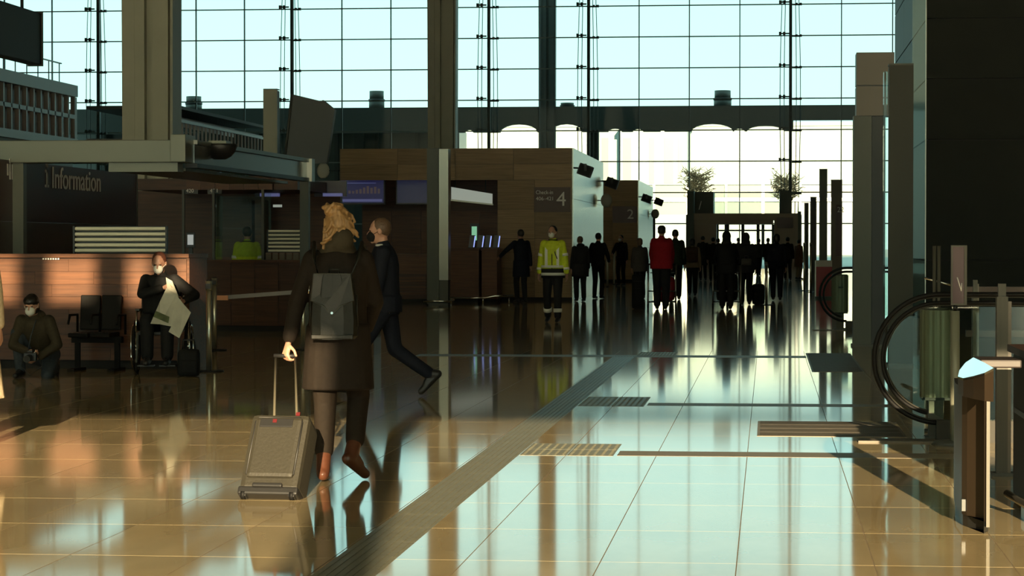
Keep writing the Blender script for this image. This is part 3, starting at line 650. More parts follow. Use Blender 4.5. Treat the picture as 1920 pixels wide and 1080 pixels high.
# ---- queue posts and belt
def queue_post(px, pb, ptop, label, grp='steel queue posts', loc=None):
    g = loc or G(px, pb); H = ZW(ptop, g.y, px) if ptop else 1.0
    t = thing('queue_post', (g.x, g.y, 0), label, 'queue post', group=grp)
    rb_ = 0.07 if 'island' in grp else 0.17; cyl('base', (0, 0, 0), (0, 0, 0.015), rb_, BLACKM, t, rb_ * .97, 28); cyl('pole', (0, 0, 0.015), (0, 0, H - 0.12), 0.032, POLE, t)
    cyl('head', (0, 0, H - 0.12), (0, 0, H - 0.01), 0.037, POLE, t); cyl('cap', (0, 0, H - 0.01), (0, 0, H), 0.033, BLACKP, t)
    box('belt_slot', (-0.03, -0.045, H - 0.10), (0.03, -0.03, H - 0.04), BLACKP, t)
    return t
queue_post(392, 697, 525, 'shiny steel queue post near the wheelchair user')
g2 = G(606, 655)
a = AT(410, 556, 32.9); b_ = AT(560, 545, 33.2)
t = thing('barrier_belt', (a.x, a.y, a.z - 0.02), 'pale barrier belt with orange end stretched before the dark desk', 'belt')
bm = bmesh.new(); v = [Vector((0, 0, -0.025)), Vector((b_.x - a.x, b_.y - a.y, b_.z - a.z - 0.025))]
bm_rings(bm, [[v[0], v[0] + Vector((0, 0.01, 0)), v[0] + Vector((0, 0.01, 0.055)), v[0] + Vector((0, 0, 0.055))], [v[1], v[1] + Vector((0, 0.01, 0)), v[1] + Vector((0, 0.01, 0.055)), v[1] + Vector((0, 0, 0.055))]])
ob('belt', finish(bm, 'belt'), mat('belt_grey', (0.28, 0.26, 0.25), 0.6), t)
box('end_clip', (-0.02, -0.02, -0.03), (0.13, 0.02, 0.035), mat('orange_clip', (0.75, 0.33, 0.16), 0.5), t)
queue_post(0, 0, 0, 'slim steel queue post holding the pale belt at its orange end', loc=Vector((a.x - 0.06, a.y, 0)))
queue_post(0, 0, 0, 'slim steel queue post holding the far end of the pale belt', loc=Vector((b_.x + 0.06, b_.y, 0)))

# ================================================================== SERVICE DESK between information and check-in
DY = 40.0
dx0, dx1 = XW(300, DY), XW(700, DY)
t = thing('service_desk', (dx0, DY, 0), 'long dark service desk with wooden fascia and glass booths behind the queue belt', 'service desk')
def X(px, Y=DY): return XW(px, Y) - dx0
zc = ZW(488, DY)
box('counter_body', (0, 0.05, 0.1), (X(700), 0.8, zc - 0.04), WOODD, t); box('plinth', (0, 0.1, 0), (X(700), 0.75, 0.1), DARK, t); box('counter_top', (0, -0.05, zc - 0.04), (X(700), 0.85, zc), WOOD, t)
for k in range(9):
    a, b_ = X(700) * k / 9, X(700) * (k + 1) / 9; box('front_board', (a + 0.004, 0.02, 0.12), (b_ - 0.004, 0.05, zc - 0.05), WOODD, t)
box('back_wall', (-2.2, 4.0, 0), (X(560), 4.2, ZW(345, DY)), WOODD, t)
nb = 6
for k in range(nb): box('fascia_board', (X(336) + (X(500) - X(336)) * k / nb + 0.003, 0.5, ZW(352, DY)), (X(336) + (X(500) - X(336)) * (k + 1) / nb - 0.003, 0.6, ZW(326, DY)), WOOD, t)
box('header', (-0.6, 0.6, ZW(352, DY)), (X(545), 4.2, ZW(330, DY)), WOODD, t)
for px in (394, 487): box('booth_glass', (X(px), 0.3, zc), (X(px) + 0.02, 0.85, ZW(358, DY)), SCREENG, t)
for px in (336, 393, 486): box('booth_post', (X(px) - 0.02, 0.28, zc), (X(px) + 0.02, 0.34, ZW(352, DY)), STEELD, t)
box('glass_front', (X(398), 0.28, zc + 0.05), (X(484), 0.30, ZW(365, DY)), SCREENG, t)
BAR = mat('violet_light_bar', (0.1, 0.1, 0.15), 0.4, emit=(0.12, 0.13, 0.30, 0.45))
for pa, pb_ in ((413, 451), (540, 578)): box('light_bar', (X(pa), 3.2, ZW(366, DY + 3)), (X(pb_), 3.3, ZW(360, DY + 3)), BAR, t)
for pa, pb_ in ((400, 450), (520, 585)): box('monitor', (X(pa), 3.32, ZW(366, DY + 3)), (X(pb_), 3.4, ZW(336, DY + 3)), mat('monitor_dim', (0.05, 0.045, 0.06), 0.4), t)
box('wood_column', (X(398), 3.4, 0), (X(414), 3.9, ZW(366, DY)), WOOD, t); box('wood_column', (X(360), 3.7, 0), (X(385), 3.95, ZW(366, DY)), WOODD, t)
box('light_plate', (X(453), 2.6, ZW(387, DY + 2.6)), (X(470), 2.65, ZW(382, DY + 2.6)), LAMPP, t)
for px, s_ in ((336, '420'), (381, '421')):
    text(s_, 'booth_number', LETTER, t, (0.13, 0.062), (X(px), 0.497, ZW(355, DY) - 0.02), (1, 0, 0), (0, 0, 1), 0.003)
    box('number_plate', (X(px) - 0.04, 0.5, ZW(360, DY)), (X(px) + 0.2, 0.53, ZW(352, DY)), BLACKP, t)
t2 = louvre(501, 571, 430, 474, DY + 0.4, 6, 'narrow slatted screen on the dark service desk')
t2 = thing('payment_terminal', (XW(350, DY), DY + 0.3, zc), 'small upright terminal with a white screen on the service desk', 'terminal')
box('stand', (-0.03, -0.02, 0), (0.03, 0.03, 0.22), BLACKP, t2); box('casing', (-0.075, -0.03, 0.2), (0.075, 0.0, 0.46), BLACKP, t2, 0.008); box('display', (-0.05, -0.034, 0.25), (0.05, -0.03, 0.42), mat('terminal_screen', (0.5, 0.5, 0.5), 0.4, emit=(0.7, 0.75, 0.75, 0.3)), t2); box('foot', (-0.08, -0.06, 0), (0.08, 0.06, 0.012), BLACKP, t2)
for k in range(6):
    bxx = thing('leaflet_holder', (XW(500 + 13 * k, DY), DY + 0.12, zc), 'clear leaflet holder in a row on the service desk', 'holder', group='leaflet holders on the service desk')
    box('pocket', (-0.05, 0, 0), (0.05, 0.03, 0.09), SCREENG, bxx); box('leaflets', (-0.045, 0.008, 0.004), (0.045, 0.022, 0.12), mat('leaflet_paper', (0.22, 0.16, 0.13), 0.7), bxx)

# ================================================================== CHECK-IN ISLANDS
def island(IYf, Ylen, label, num, left_px, right_px=1068):
    xr = -5.02; xl = xr - 6.05; H = 3.93
    t = thing('check_in_island', (xr, IYf, 0), label, 'check-in island')
    Lx = xl - xr
    box('roof_slab', (Lx, 0.06, H - 0.08), (-0.03, Ylen, H), STEELD, t)
    zf = H - 0.82
    # front: fascia boards, blank bay on the right
    nb = 4
    for r in range(2):
        for k in range(nb):
            a, b_ = Lx * (k + (0.0)) / nb, Lx * (k + 1) / nb
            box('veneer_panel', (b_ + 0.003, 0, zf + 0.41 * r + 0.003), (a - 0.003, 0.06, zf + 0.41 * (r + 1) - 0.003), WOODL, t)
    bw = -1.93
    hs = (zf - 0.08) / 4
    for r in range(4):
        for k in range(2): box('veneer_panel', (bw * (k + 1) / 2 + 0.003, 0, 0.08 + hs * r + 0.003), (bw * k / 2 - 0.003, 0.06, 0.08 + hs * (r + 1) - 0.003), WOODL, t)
    box('plinth', (Lx, 0.05, 0), (0, 0.3, 0.08), DARK, t)
    # silver flank
    ns = 5
    for k in range(ns):
        for r in range(3):
            box('flank_panel', (-0.03, 0.064 + (Ylen - 0.064) * k / ns + 0.004, H * r / 3 + 0.004), (0.03, 0.064 + (Ylen - 0.064) * (k + 1) / ns - 0.004, H * (r + 1) / 3 - 0.004), SILV, t)
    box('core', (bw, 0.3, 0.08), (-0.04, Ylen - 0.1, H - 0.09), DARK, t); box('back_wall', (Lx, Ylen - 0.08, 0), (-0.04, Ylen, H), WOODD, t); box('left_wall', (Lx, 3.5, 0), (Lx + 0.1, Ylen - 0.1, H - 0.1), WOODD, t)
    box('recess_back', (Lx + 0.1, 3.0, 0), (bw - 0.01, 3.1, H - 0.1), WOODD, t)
    nb = 5
    for k in range(nb): box('recess_board', (Lx + 0.1 + (bw - Lx - 0.1) * k / nb + 0.004, 2.96, 0.9), (Lx + 0.1 + (bw - Lx - 0.1) * (k + 1) / nb - 0.004, 3.0, 2.35), WOOD, t)
    # sign
    sp_ = box('sign_plate', (-0.98, -0.02, 2.28), (-0.04, 0.0, 2.92), BURG if num == '2' else mat('brown_sign', (0.085, 0.05, 0.038), 0.5), t)
    sub(text(num, 'number', LETTER, t, (0.24, 0.36), (-0.40, -0.02, 2.44), (1, 0, 0), (0, 0, 1), 0.004), sp_)
    if num == '4':
        sub(text('Check-in', 'lettering', LETTER, t, (0.44, 0.10), (-0.93, -0.02, 2.74), (1, 0, 0), (0, 0, 1), 0.004), sp_)
        sub(text('406\u2013421', 'lettering', LETTER, t, (0.44, 0.095), (-0.93, -0.02, 2.58), (1, 0, 0), (0, 0, 1), 0.004), sp_)
    return t
ISY = 63.0
isl = island(ISY, 11.6, 'walnut check-in island with silver flank and the number 4', '4', 620)
isl2 = island(95.0, 12.0, 'farther walnut check-in island with the number 2 on burgundy', '2', 1128)
ix = isl.location.x
def IX(px, Y=ISY): return XW(px, Y) - ix
# desks of island 4
def check_desk(pa, pb, pt, pbm, label, slats, Yd=60.7):
    x0, x1 = XW(pa, Yd), XW(pb, Yd); z1 = ZW(pt, Yd, pa)
    t = thing('check_in_desk', (x0, Yd, 0), label, 'desk', group='walnut desks before check-in island four'); wd = x1 - x0
    box('body', (0, 0.04, 0.08), (wd, 1.0, z1 - 0.05), WOODD, t); box('plinth', (0.03, 0.08, 0), (wd - 0.03, 0.95, 0.08), DARK, t); box('top', (-0.02, -0.03, z1 - 0.05), (wd + 0.02, 1.03, z1), WOOD, t)
    if slats:
        for k in range(6): box('slat', (0.02, -0.0, 0.2 + k * (z1 - 0.75) / 6), (wd - 0.02, 0.04, 0.2 + (k + 0.72) * (z1 - 0.75) / 6), WOOD, t)
        box('upper_board', (0, 0, z1 - 0.5), (wd, 0.04, z1 - 0.06), WOOD, t)
    else:
        for k in range(3): box('front_board', (0, 0, 0.09 + k * (z1 - 0.15) / 3), (wd, 0.04, 0.085 + (k + 1) * (z1 - 0.15) / 3), WOOD, t)
    return t
check_desk(842, 898, 465, 568, 'walnut check-in desk with kiosks on top, beside the dark coated man', False)
check_desk(903, 932, 466, 572, 'narrow end desk next to the dark coated man', False, 60.9)
check_desk(742, 800, 476, 560, 'walnut check-in desk with horizontal slats behind the suited man', True)
check_desk(640, 738, 478, 560, 'walnut check-in desk hidden behind the woman with the backpack', True)
tube_t = thing('foot_rail', (XW(842, 60.5), 60.5, 0), 'low chrome foot rail in front of the check-in desks', 'rail')
tube('bar', [(0, 0, 0.12), (0.9, 0, 0.12), (1.15, 0.0, 0.17), (1.6, 0.1, 0.17)], 0.028, CHROME, tube_t); 
for x in (0.05, 0.85, 1.5): cyl('stanchion', (x, 0.0, 0), (x, 0.0, 0.12), 0.018, CHROME, tube_t)
# screens under the fascia
def monitor(pa, pb, pt, pbm, label, lit, Y=64.2):
    a, b_ = AT(pa, pbm, Y), AT(pb, pt, Y); t = thing('check_in_monitor', (a.x, Y, a.z), label, 'monitor', group='monitors under the check-in fascia'); wd, H = b_.x - a.x, b_.z - a.z
    box('bezel', (0, 0.0, 0), (wd, 0.08, H), BLACKP, t, 0.01); dp_ = box('display', (0.04, -0.004, 0.05), (wd - 0.04, 0.0, H - 0.05), BLUE if lit else mat('dim_screen', (0.012, 0.012, 0.025), 0.3, emit=(0.02, 0.02, 0.07, 0.25)), t)
    if lit:
        sub(box('display_bar', (0.08, -0.008, 0.08), (wd - 0.08, -0.004, 0.15), BLUEB, t), dp_)
        for k, (q, hq) in enumerate(((.12, .05), (.2, .08), (.28, .07), (.36, .1), (.44, .12), (.52, .16), (.6, .2), (.68, .15), (.76, .18), (.84, .13))): sub(box('display_mark', (wd * q, -0.008, H * .42), (wd * (q + .05), -0.004, H * .42 + hq), AMBER, t), dp_)
        sub(box('display_bar', (0.08, -0.008, H - 0.14), (wd * .8, -0.004, H - 0.12), BLUEB, t), dp_)
    for x in (wd * .3, wd * .7): cyl('bracket', (x, 0.05, H), (x, 0.05, H + 0.3), 0.015, BLACKM, t)
    return t
monitor(636, 722, 334, 384, 'blue lit check-in monitor with white bar behind the woman', True); monitor(742, 812, 334, 384, 'dim blue check-in monitor behind the steel pylon', False)
a = AT(846, 366, 63.6); b_ = AT(923, 382, 63.6)
t = thing('light_panel', (a.x, 63.6, b_.z), 'slanted pale light panel hanging in the check-in recess', 'light')
prism('diffuser', [(0, 0.12), (b_.x - a.x, 0.0), (b_.x - a.x, 0.26), (0, 0.44)], 0, 0.06, LAMPP, t); prism('frame', [(-0.02, 0.08), (b_.x - a.x + 0.02, -0.04), (b_.x - a.x + 0.02, 0.0), (-0.02, 0.12)], -0.01, 0.08, STEEL, t)
for x in (0.1, 0.9): cyl('hanger', (x, 0.03, 0.26), (x, 0.03, 0.62), 0.012, BLACKM, t)
for k, px in enumerate((884, 900, 914, 930)):
    p = AT(px, 465, 61.4)
    t = thing('self_service_kiosk', (p.x, 61.4, ZW(465, 60.7)), 'slim kiosk with lit blue edge standing on the check-in desk', 'kiosk', group='slim kiosks on the check-in desk')
    z = 0.32; m_ = mat('kiosk_edge_light', (0.1, 0.1, 0.2), 0.4, emit=(0.35, 0.45, 1.0, 0.9))
    prism('body', [(-0.08, 0), (0.04, 0), (0.08, z), (-0.04, z)], 0, 0.12, mat('kiosk_grey', (0.10, 0.11, 0.12), 0.4), t)
    prism('light_strip', [(0.045, 0.02), (0.07, 0.02), (0.108, z - 0.02), (0.083, z - 0.02)], -0.004, 0.02, m_, t); box('foot', (-0.1, -0.02, 0), (0.1, 0.14, 0.015), BLACKP, t)
# green lit display behind kiosks
p = AT(890, 440, 65.0)
t = thing('lit_display', (p.x, 65.0, p.z - 0.2), 'small green lit display glowing inside the check-in recess', 'display')
box('casing', (-0.12, 0, 0), (0.12, 0.06, 0.5), BLACKP, t); box('screen', (-0.08, -0.004, 0.05), (0.06, 0, 0.42), mat('green_screen', (0.05, 0.1, 0.07), 0.4, emit=(0.3, 0.75, 0.45, 0.5)), t); cyl('stem', (0, 0.03, -(p.z - 0.2) + 0.0), (0, 0.03, 0), 0.03, BLACKM, t)
# spotlights on arms and round reflectors
def spot(px, py, Y, xwall, label):
    p = AT(px, py, Y); t = thing('arm_spotlight', (xwall, Y, p.z), label, 'spotlight', group='black spotlights on arms'); dx = max(p.x - xwall, 0.27)
    cyl('arm', (-0.03, 0, 0.06), (dx, 0, 0.04), 0.022, BLACKM, t); bm = bmesh.new(); bm_box(bm, (-0.19, -0.12, -0.16), (0.19, 0.12, 0.14), 0.03, Matrix.Translation((dx, 0, 0)) @ Matrix.Rotation(0.35, 4, 'Y')); ob('housing', finish(bm, 'housing'), BLACKP, t)
    box('yoke', (dx - 0.03, -0.14, -0.02), (dx + 0.03, 0.14, 0.16), BLACKM, t); bm = bmesh.new(); bm_box(bm, (-0.15, -0.125, -0.12), (0.15, -0.12, 0.10), 0, Matrix.Translation((dx, 0, 0)) @ Matrix.Rotation(0.35, 4, 'Y')); ob('lens', finish(bm, 'lens'), DARK, t)
spot(1083, 319, 63.3, -4.965, 'black spotlight on an arm at the front corner of island four'); spot(1138, 343, 74.2, -4.965, 'black spotlight on an arm at the rear corner of island four')
spot(1207, 372, 95.4, -4.965, 'black spotlight on an arm at the front corner of island two'); spot(1232, 378, 106.2, -4.965, 'black spotlight on an arm at the rear corner of island two')
def reflector(px, py, Y, xw, label):
    p = AT(px, py, Y); t = thing('round_reflector', (xw, Y, p.z), label, 'lamp reflector', group='pale round reflectors'); dx = p.x - xw; sg_ = 1 if xw > -6 else -1; dx = sg_ * max(sg_ * dx, 0.21)
    cyl('arm', (-0.03 * sg_, 0, 0), (dx, 0, 0), 0.015, BLACKM, t); bm = bmesh.new(); bm_ell(bm, (dx, 0, 0), (0.17, 0.05, 0.21)); ob('disc', finish(bm, 'disc'), mat('reflector_white', (0.5, 0.5, 0.42), 0.5), t, smooth=True)
reflector(1118, 376, 72.5, -4.965, 'pale round reflector on the silver flank of island four'); reflector(1226, 401, 104.0, -4.965, 'pale round reflector on the silver flank of island two')
reflector(606, 320, 63.3, -11.07, 'pale round reflector at the left end of island four')

# ================================================================== RIGHT SIDE
WY = 40.0; wx0 = XW(1737, WY, 200)
wr = struct('wall_core', (wx0, WY, 0))
box('core', (0.03, 0.05, 0), (9.0, 10, 9.2), DARK, wr)
zl = [ZW(p, WY, 1800) for p in (35, 148, 262, 375)]; st = zl[0] - zl[1]
zz = sorted([zl[3] - st * k for k in range(3)] + zl + [zl[0] + st * k for k in range(1, 5)])
zz = [max(0.0, z) for z in zz if z > -0.3]
for z0, z1 in zip(zz, zz[1:]):
    for k in range(3): box('cladding_panel', (3.0 * k + 0.0, 0, z0 + 0.012), (3.0 * (k + 1) - 0.012, 0.05, z1 - 0.012), CLAD, wr)
    for k in range(3): box('side_panel', (0, 0.06 + 3.3 * k, z0 + 0.012), (0.03, 0.06 + 3.3 * (k + 1) - 0.012, z1 - 0.012), STEELD, wr)
fin = thing('glass_fin', (XW(1722, 38.5), 38.5, 0), 'tall narrow glass fin at the edge of the black clad wall', 'glass fin')
box('pane', (-0.10, 0, 0.3), (0.10, 0.02, 7.0), SCREENG, fin); box('shoe', (-0.12, -0.03, 0), (0.12, 0.05, 0.3), STEELD, fin); box('edge', (0.10, -0.01, 0.3), (0.115, 0.03, 7.0), STEEL, fin)

def balustrade(Y, pleft, ptop, pbot, label, far):
    s = 4600 / Y; zt_ = ZW(ptop, Y, 1700); zb_ = ZW(pbot, Y, 1700); R = (zt_ - zb_) / 2; xl_ = XW(pleft, Y); xc = xl_ + R; zc_ = (zt_ + zb_) / 2
    t = thing('handrail_loop', (xc, Y, 0), label, 'handrail', group='looped escalator handrails')
    def arc(r, x_end, a0=90, a1=275): return [(x_end, 0, zc_ + r)] + [(math.cos(math.radians(a)) * r, 0, zc_ + math.sin(math.radians(a)) * r) for a in range(a0, a1, 6)]
    xe_ = 1.1 if far else 5.5
    tube('handrail', arc(R - 0.018, xe_), 0.018, RUBBER, t, 10); tube('handrail_guide', arc(R - 0.038, xe_), 0.006, GUIDE, t, 8)
    tube('inner_rail', arc(R - 0.080, xe_, 90, 262), 0.015, RUBBER, t, 10); tube('inner_guide', arc(R - 0.099, xe_, 90, 262), 0.006, GUIDE, t, 8)
    out = [(xe_, zc_ + R - 0.11)] + [(math.cos(math.radians(a)) * (R - 0.11), zc_ + math.sin(math.radians(a)) * (R - 0.11)) for a in range(90, 250, 8)] + [(0.05, 0.16), (xe_, 0.16)]
    prism('glass_panel', out, -0.006, 0.006, SCREENG, t); box('skirt', (-0.02, -0.05, 0), (xe_, 0.05, 0.16), GUIDE, t)
    box('entry_plate', (-R - 0.1, -0.12, 0.0), (-0.02, 0.12, 0.012), PLATE, t)
    return t, xc, zc_
bl, bxc, bzc = balustrade(18.22, 1635, 547, 797, 'large black handrail loop with glass panel beside the steel gate pedestal', False)
bl2, bxc2, _ = balustrade(41.6, 1535, 500, 605, 'smaller black handrail loop farther along, beside the pylon', True)
# fluted steel housings inside the loops
def housing(px0, px1, pt, pbm, Y, label, flutes=5):
    x0, x1 = XW(px0, Y), XW(px1, Y); z1, z0 = ZW(pt, Y), ZW(pbm, Y); R = (x1 - x0) / 2
    t = thing('steel_housing', ((x0 + x1) / 2, Y, 0), label, 'gate housing', group='fluted steel gate housings')
    bm = bmesh.new(); N = 40; rr = []
    for z in (z0, z1): rr.append([Vector((math.cos(2 * PI * k / N) * R * (1 - 0.05 * (k % 4 == 0)), math.sin(2 * PI * k / N) * R * (1 - 0.05 * (k % 4 == 0)), z)) for k in range(N)])
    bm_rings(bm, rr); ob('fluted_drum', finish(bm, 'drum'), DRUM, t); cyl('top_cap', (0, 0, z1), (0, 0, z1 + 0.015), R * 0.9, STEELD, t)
    box('pedestal', (-R * 0.45, -R * 0.5, 0.012), (R * 0.45, R * 0.5, z0), SATIN, t); box('collar', (-R * 0.9, -R * 0.9, z0 - 0.02), (R * 0.9, R * 0.9, z0), BLACKM, t); box('floor_flange', (-R * 0.7, -R * 0.7, 0), (R * 0.7, R * 0.7, 0.012), STEELD, t)
    return t
housing(1725, 1786, 580, 742, 18.62, 'fluted steel gate housing behind the large handrail loop')
h2 = housing(1559, 1591, 516, 585, 42.4, 'steel gate housing with a dark slot behind the smaller handrail loop')
box('slot', (-0.03, -0.17, 0.70), (0.05, -0.13, 0.73), BLACKM, h2)
# gate post with framed sign
gp = G(1790, 834)
t = thing('gate_post', (gp.x, gp.y, 0), 'round steel gate post with a framed burgundy arrow sign on top', 'gate post')
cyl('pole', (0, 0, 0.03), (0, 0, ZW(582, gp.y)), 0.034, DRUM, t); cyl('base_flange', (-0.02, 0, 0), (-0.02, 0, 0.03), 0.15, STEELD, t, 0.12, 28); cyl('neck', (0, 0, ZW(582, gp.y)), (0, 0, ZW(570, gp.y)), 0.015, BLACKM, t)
sx0, sx1, sz0, sz1 = XW(1783, gp.y) - gp.x, XW(1813, gp.y) - gp.x, ZW(571, gp.y), ZW(460, gp.y)
sgp = box('sign_panel', (sx0 + 0.012, -0.01, sz0 + 0.01), (sx1 - 0.014, 0.012, sz1 - 0.01), BURG, t)
for a, b_ in (((sx0, -0.02, sz0), (sx0 + 0.012, 0.022, sz1)), ((sx1 - 0.02, -0.02, sz0), (sx1, 0.022, sz1)), ((sx0, -0.018, sz1 - 0.01), (sx1, 0.02, sz1)), ((sx0, -0.018, sz0), (sx1, 0.02, sz0 + 0.01))): box('sign_frame', a, b_, SATIN, t)
xm = (sx0 + sx1) / 2
sub(tube('arrow_mark', [(xm - 0.012, -0.013, sz0 + 0.20), (xm + 0.018, -0.013, sz0 + 0.10)], 0.004, LETTER, t, 6), sgp); sub(tube('arrow_mark', [(xm + 0.018, -0.013, sz0 + 0.10), (xm + 0.02, -0.013, sz0 + 0.16)], 0.003, LETTER, t, 6), sgp)
up = AT(1756, 532, 19.2)
t = thing('steel_upright', (up.x, 19.2, 0), 'short double steel upright with a slanted arm behind the framed sign', 'upright')
for dx in (-0.017, 0.018): cyl('tube', (dx, 0, 0.02), (dx, 0, ZW(461, 19.2)), 0.014, SATIN, t)
cyl('foot', (0, 0, 0), (0, 0, 0.02), 0.09, STEELD, t); tube('arm', [(-0.09, 0.03, ZW(521, 19.2)), (0.16, 0.03, ZW(537, 19.2))], 0.008, CHROME, t, 8)
for px, lab in ((1830, 'short square steel post behind the gate pedestal'), (1882, 'square steel post with narrower top beside the gate pedestal')):
    Yq = 19.0 if px == 1830 else 15.6
    xq = XW(px, Yq); t = thing('steel_post', (xq, Yq, 0), lab, 'post'); z1 = ZW(525 if px == 1830 else 556, Yq, px); hw = 0.022 if px == 1830 else 0.045
    box('shaft', (-hw, -hw, 0.02), (hw * 0.55, hw, z1), SATIN, t); box('edge_strip', (hw * 0.55, -hw, 0.02), (hw, hw, z1 - 0.03), HD, t); box('foot_plate', (-hw * 1.6, -hw * 1.6, 0), (hw * 1.6, hw * 1.6, 0.02), STEELD, t)
    if px == 1882: box('top_stub', (-hw * 0.75, -hw * 0.5, z1), (hw * 0.3, hw * 0.5, ZW(532, Yq, px)), SATIN, t)
t = thing('barrier_rail', (XW(1812, 19.6), 19.6, 0), 'dark bronze double barrier rail behind the gate pedestal', 'rail')
BRZ = mat('dark_bronze', (0.05, 0.026, 0.018), 0.4, 0.3)
for pt, pbm in ((537, 556), (618, 630)): box('rail', (0, 0, ZW(pbm, 19.6)), (3.4, 0.06, ZW(pt, 19.6)), BRZ, t)
for x in (0.05, 1.6, 3.3): box('post', (x, 0.06, 0), (x + 0.05, 0.1, ZW(540, 19.6)), BLACKM, t)
box('infill', (0.1, 0.02, 0.12), (3.3, 0.03, ZW(632, 19.6)), DARK, t)
# steel gate pedestal close by
pa, pb_, pc = G(1803, 985), G(1868, 1010), G(1868, 1010)
zt1 = 0.0
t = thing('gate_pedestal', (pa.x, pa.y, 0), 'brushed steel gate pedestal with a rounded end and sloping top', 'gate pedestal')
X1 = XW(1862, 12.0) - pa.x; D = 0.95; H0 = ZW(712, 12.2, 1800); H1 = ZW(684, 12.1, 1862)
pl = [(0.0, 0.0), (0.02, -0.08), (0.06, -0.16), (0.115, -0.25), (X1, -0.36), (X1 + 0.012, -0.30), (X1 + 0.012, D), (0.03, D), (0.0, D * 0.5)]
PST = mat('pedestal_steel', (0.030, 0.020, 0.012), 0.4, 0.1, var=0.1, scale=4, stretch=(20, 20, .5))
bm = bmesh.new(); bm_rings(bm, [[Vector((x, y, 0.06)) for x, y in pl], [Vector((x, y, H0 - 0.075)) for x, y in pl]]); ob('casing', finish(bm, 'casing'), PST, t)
POL = mat('polished_gate_top', (0.86, 0.88, 0.88), 0.05, 1.0)
leaf = [(1796, 706), (1799, 694), (1810, 680), (1825, 670), (1846, 680), (1863, 690), (1846, 699), (1825, 705), (1806, 709)]
l0 = AT(1825, 705, 12.3)
def on_top(px, py):                          # the plate rises to the right, so that it faces up and a little to the left
    d = ray(px, py); k = (l0.z - EYE - 0.65 * l0.x) / (d.z - 0.65 * d.x)
    return Vector((d.x * k, d.y * k, EYE + d.z * k))
def slab(name, top, bot, m):
    bm = bmesh.new(); f_ = [bm.verts.new(v) for v in top]; g_ = [bm.verts.new(v) for v in bot]; n__ = len(top)
    bm.faces.new(f_); bm.faces.new(g_[::-1])
    for k in range(n__): bm.faces.new((f_[k], g_[k], g_[(k + 1) % n__], f_[(k + 1) % n__]))
    return ob(name, finish(bm, name), m, t)
lv = [on_top(*p) - t.location for p in leaf]
slab('top_plate', lv, [v + Vector((0.0, 0.0, -.012)) for v in lv], POL)
slab('collar', [v + Vector((0.0, 0.0, -.0125)) for v in lv], [Vector((v.x, v.y, H0 - .10)) for v in lv], PST)
la, lb = AT(1838, 690, pa.y + .45) - t.location, AT(1916, 675, pa.y + .45) - t.location
box('lid', (la.x, la.y, la.z), (lb.x, la.y + .4, lb.z), mat('bronze_lid', (0.014, 0.007, 0.005), 0.5), t, 0.008)
bm = bmesh.new(); bm_rings(bm, [[Vector((x * 0.94 + 0.006, y * 0.96, 0)) for x, y in pl], [Vector((x * 0.94 + 0.006, y * 0.96, 0.06)) for x, y in pl]]); ob('plinth', finish(bm, 'plinth'), BLACKM, t)
box('edge_strip', (X1 + 0.013, -0.34, 0.03), (X1 + 0.03, -0.30, H0 - 0.07), SATIN, t); box('side_glass', (X1 + 0.013, -0.29, 0.04), (X1 + 0.022, D, H0 - 0.08), mat('black_glass', (0.015, 0.016, 0.014), 0.1), t)
bm = bmesh.new(); bm_cyl(bm, (0, 0, 0), (0, 0.004, 0), 0.018, n=16); o_ = ob('red_mark', finish(bm, 'red_mark'), mat('dull_red_mark', (0.16, 0.03, 0.04), 0.5), t, (0.085, -0.209, H0 - 0.10), (0, 0, -0.98))
box('base_light', (-0.004, -0.06, 0.08), (0.016, 0.0, 0.14), mat('pale_reflector', (0.05, 0.06, 0.06), 0.5), t)
ft = G(1905, 975)
t = thing('gate_flap', (ft.x + 0.06, ft.y, 0), 'dark gate housing with a steel foot bar across from the pedestal', 'gate')
box('cabinet', (0.03, 0.15, 0.02), (0.5, 1.1, 0.84), mat('gate_black', (0.012, 0.012, 0.011), 0.6, spec=0.15), t, 0.02); box('lid', (0.0, 0.12, 0.84), (0.52, 1.14, 0.88), BRZ, t)
tube('foot_bar', [(-0.10, 0.10, 0.13), (0.0, -0.12, 0.08), (0.1, -0.3, 0.05)], 0.02, STEEL, t, 10); box('foot_block', (-0.02, -0.12, 0.0), (0.06, 0.14, 0.06), STEEL, t); box('red_band', (0.026, 0.2, 0.5), (0.03, 1.0, 0.53), BLACKM, t)
# red notice stand
g = G(1545, 560); t = thing('notice_stand', (g.x, g.y, 0), 'red notice stand with white header behind the smaller handrail loop', 'sign stand')
hw = (XW(1560, g.y) - XW(1530, g.y)) / 2
box('panel', (-hw, 0, 0.06), (hw, 0.08, ZW(500, g.y)), REDP, t); box('header', (-hw, -0.01, ZW(500, g.y)), (hw, 0.09, ZW(488, g.y)), WHITE, t); box('side_trim', (-hw - 0.03, -0.01, 0.06), (-hw, 0.09, ZW(488, g.y)), STEEL, t); box('foot', (-hw - 0.03, -0.15, 0), (hw + 0.03, 0.23, 0.06), STEELD, t)
for px, lab in ((1131, 'first'), (1139, 'second'), (1151, 'third')):
    queue_post(px, 538 if px < 1150 else 533, 468, lab + ' slim steel post in the short row by island two', 'steel posts beside island two')
queue_post(1437, 572, 490, 'slim steel queue post beside the man walking alone to the exit')
queue_post(1508, 545, 455, 'slim steel post beside the man in the tan coat'); queue_post(1520, 548, 455, 'slim steel post next to the one by the tan coat')
queue_post(1636, 596, 489, 'slim steel post behind the wide headed pylon')

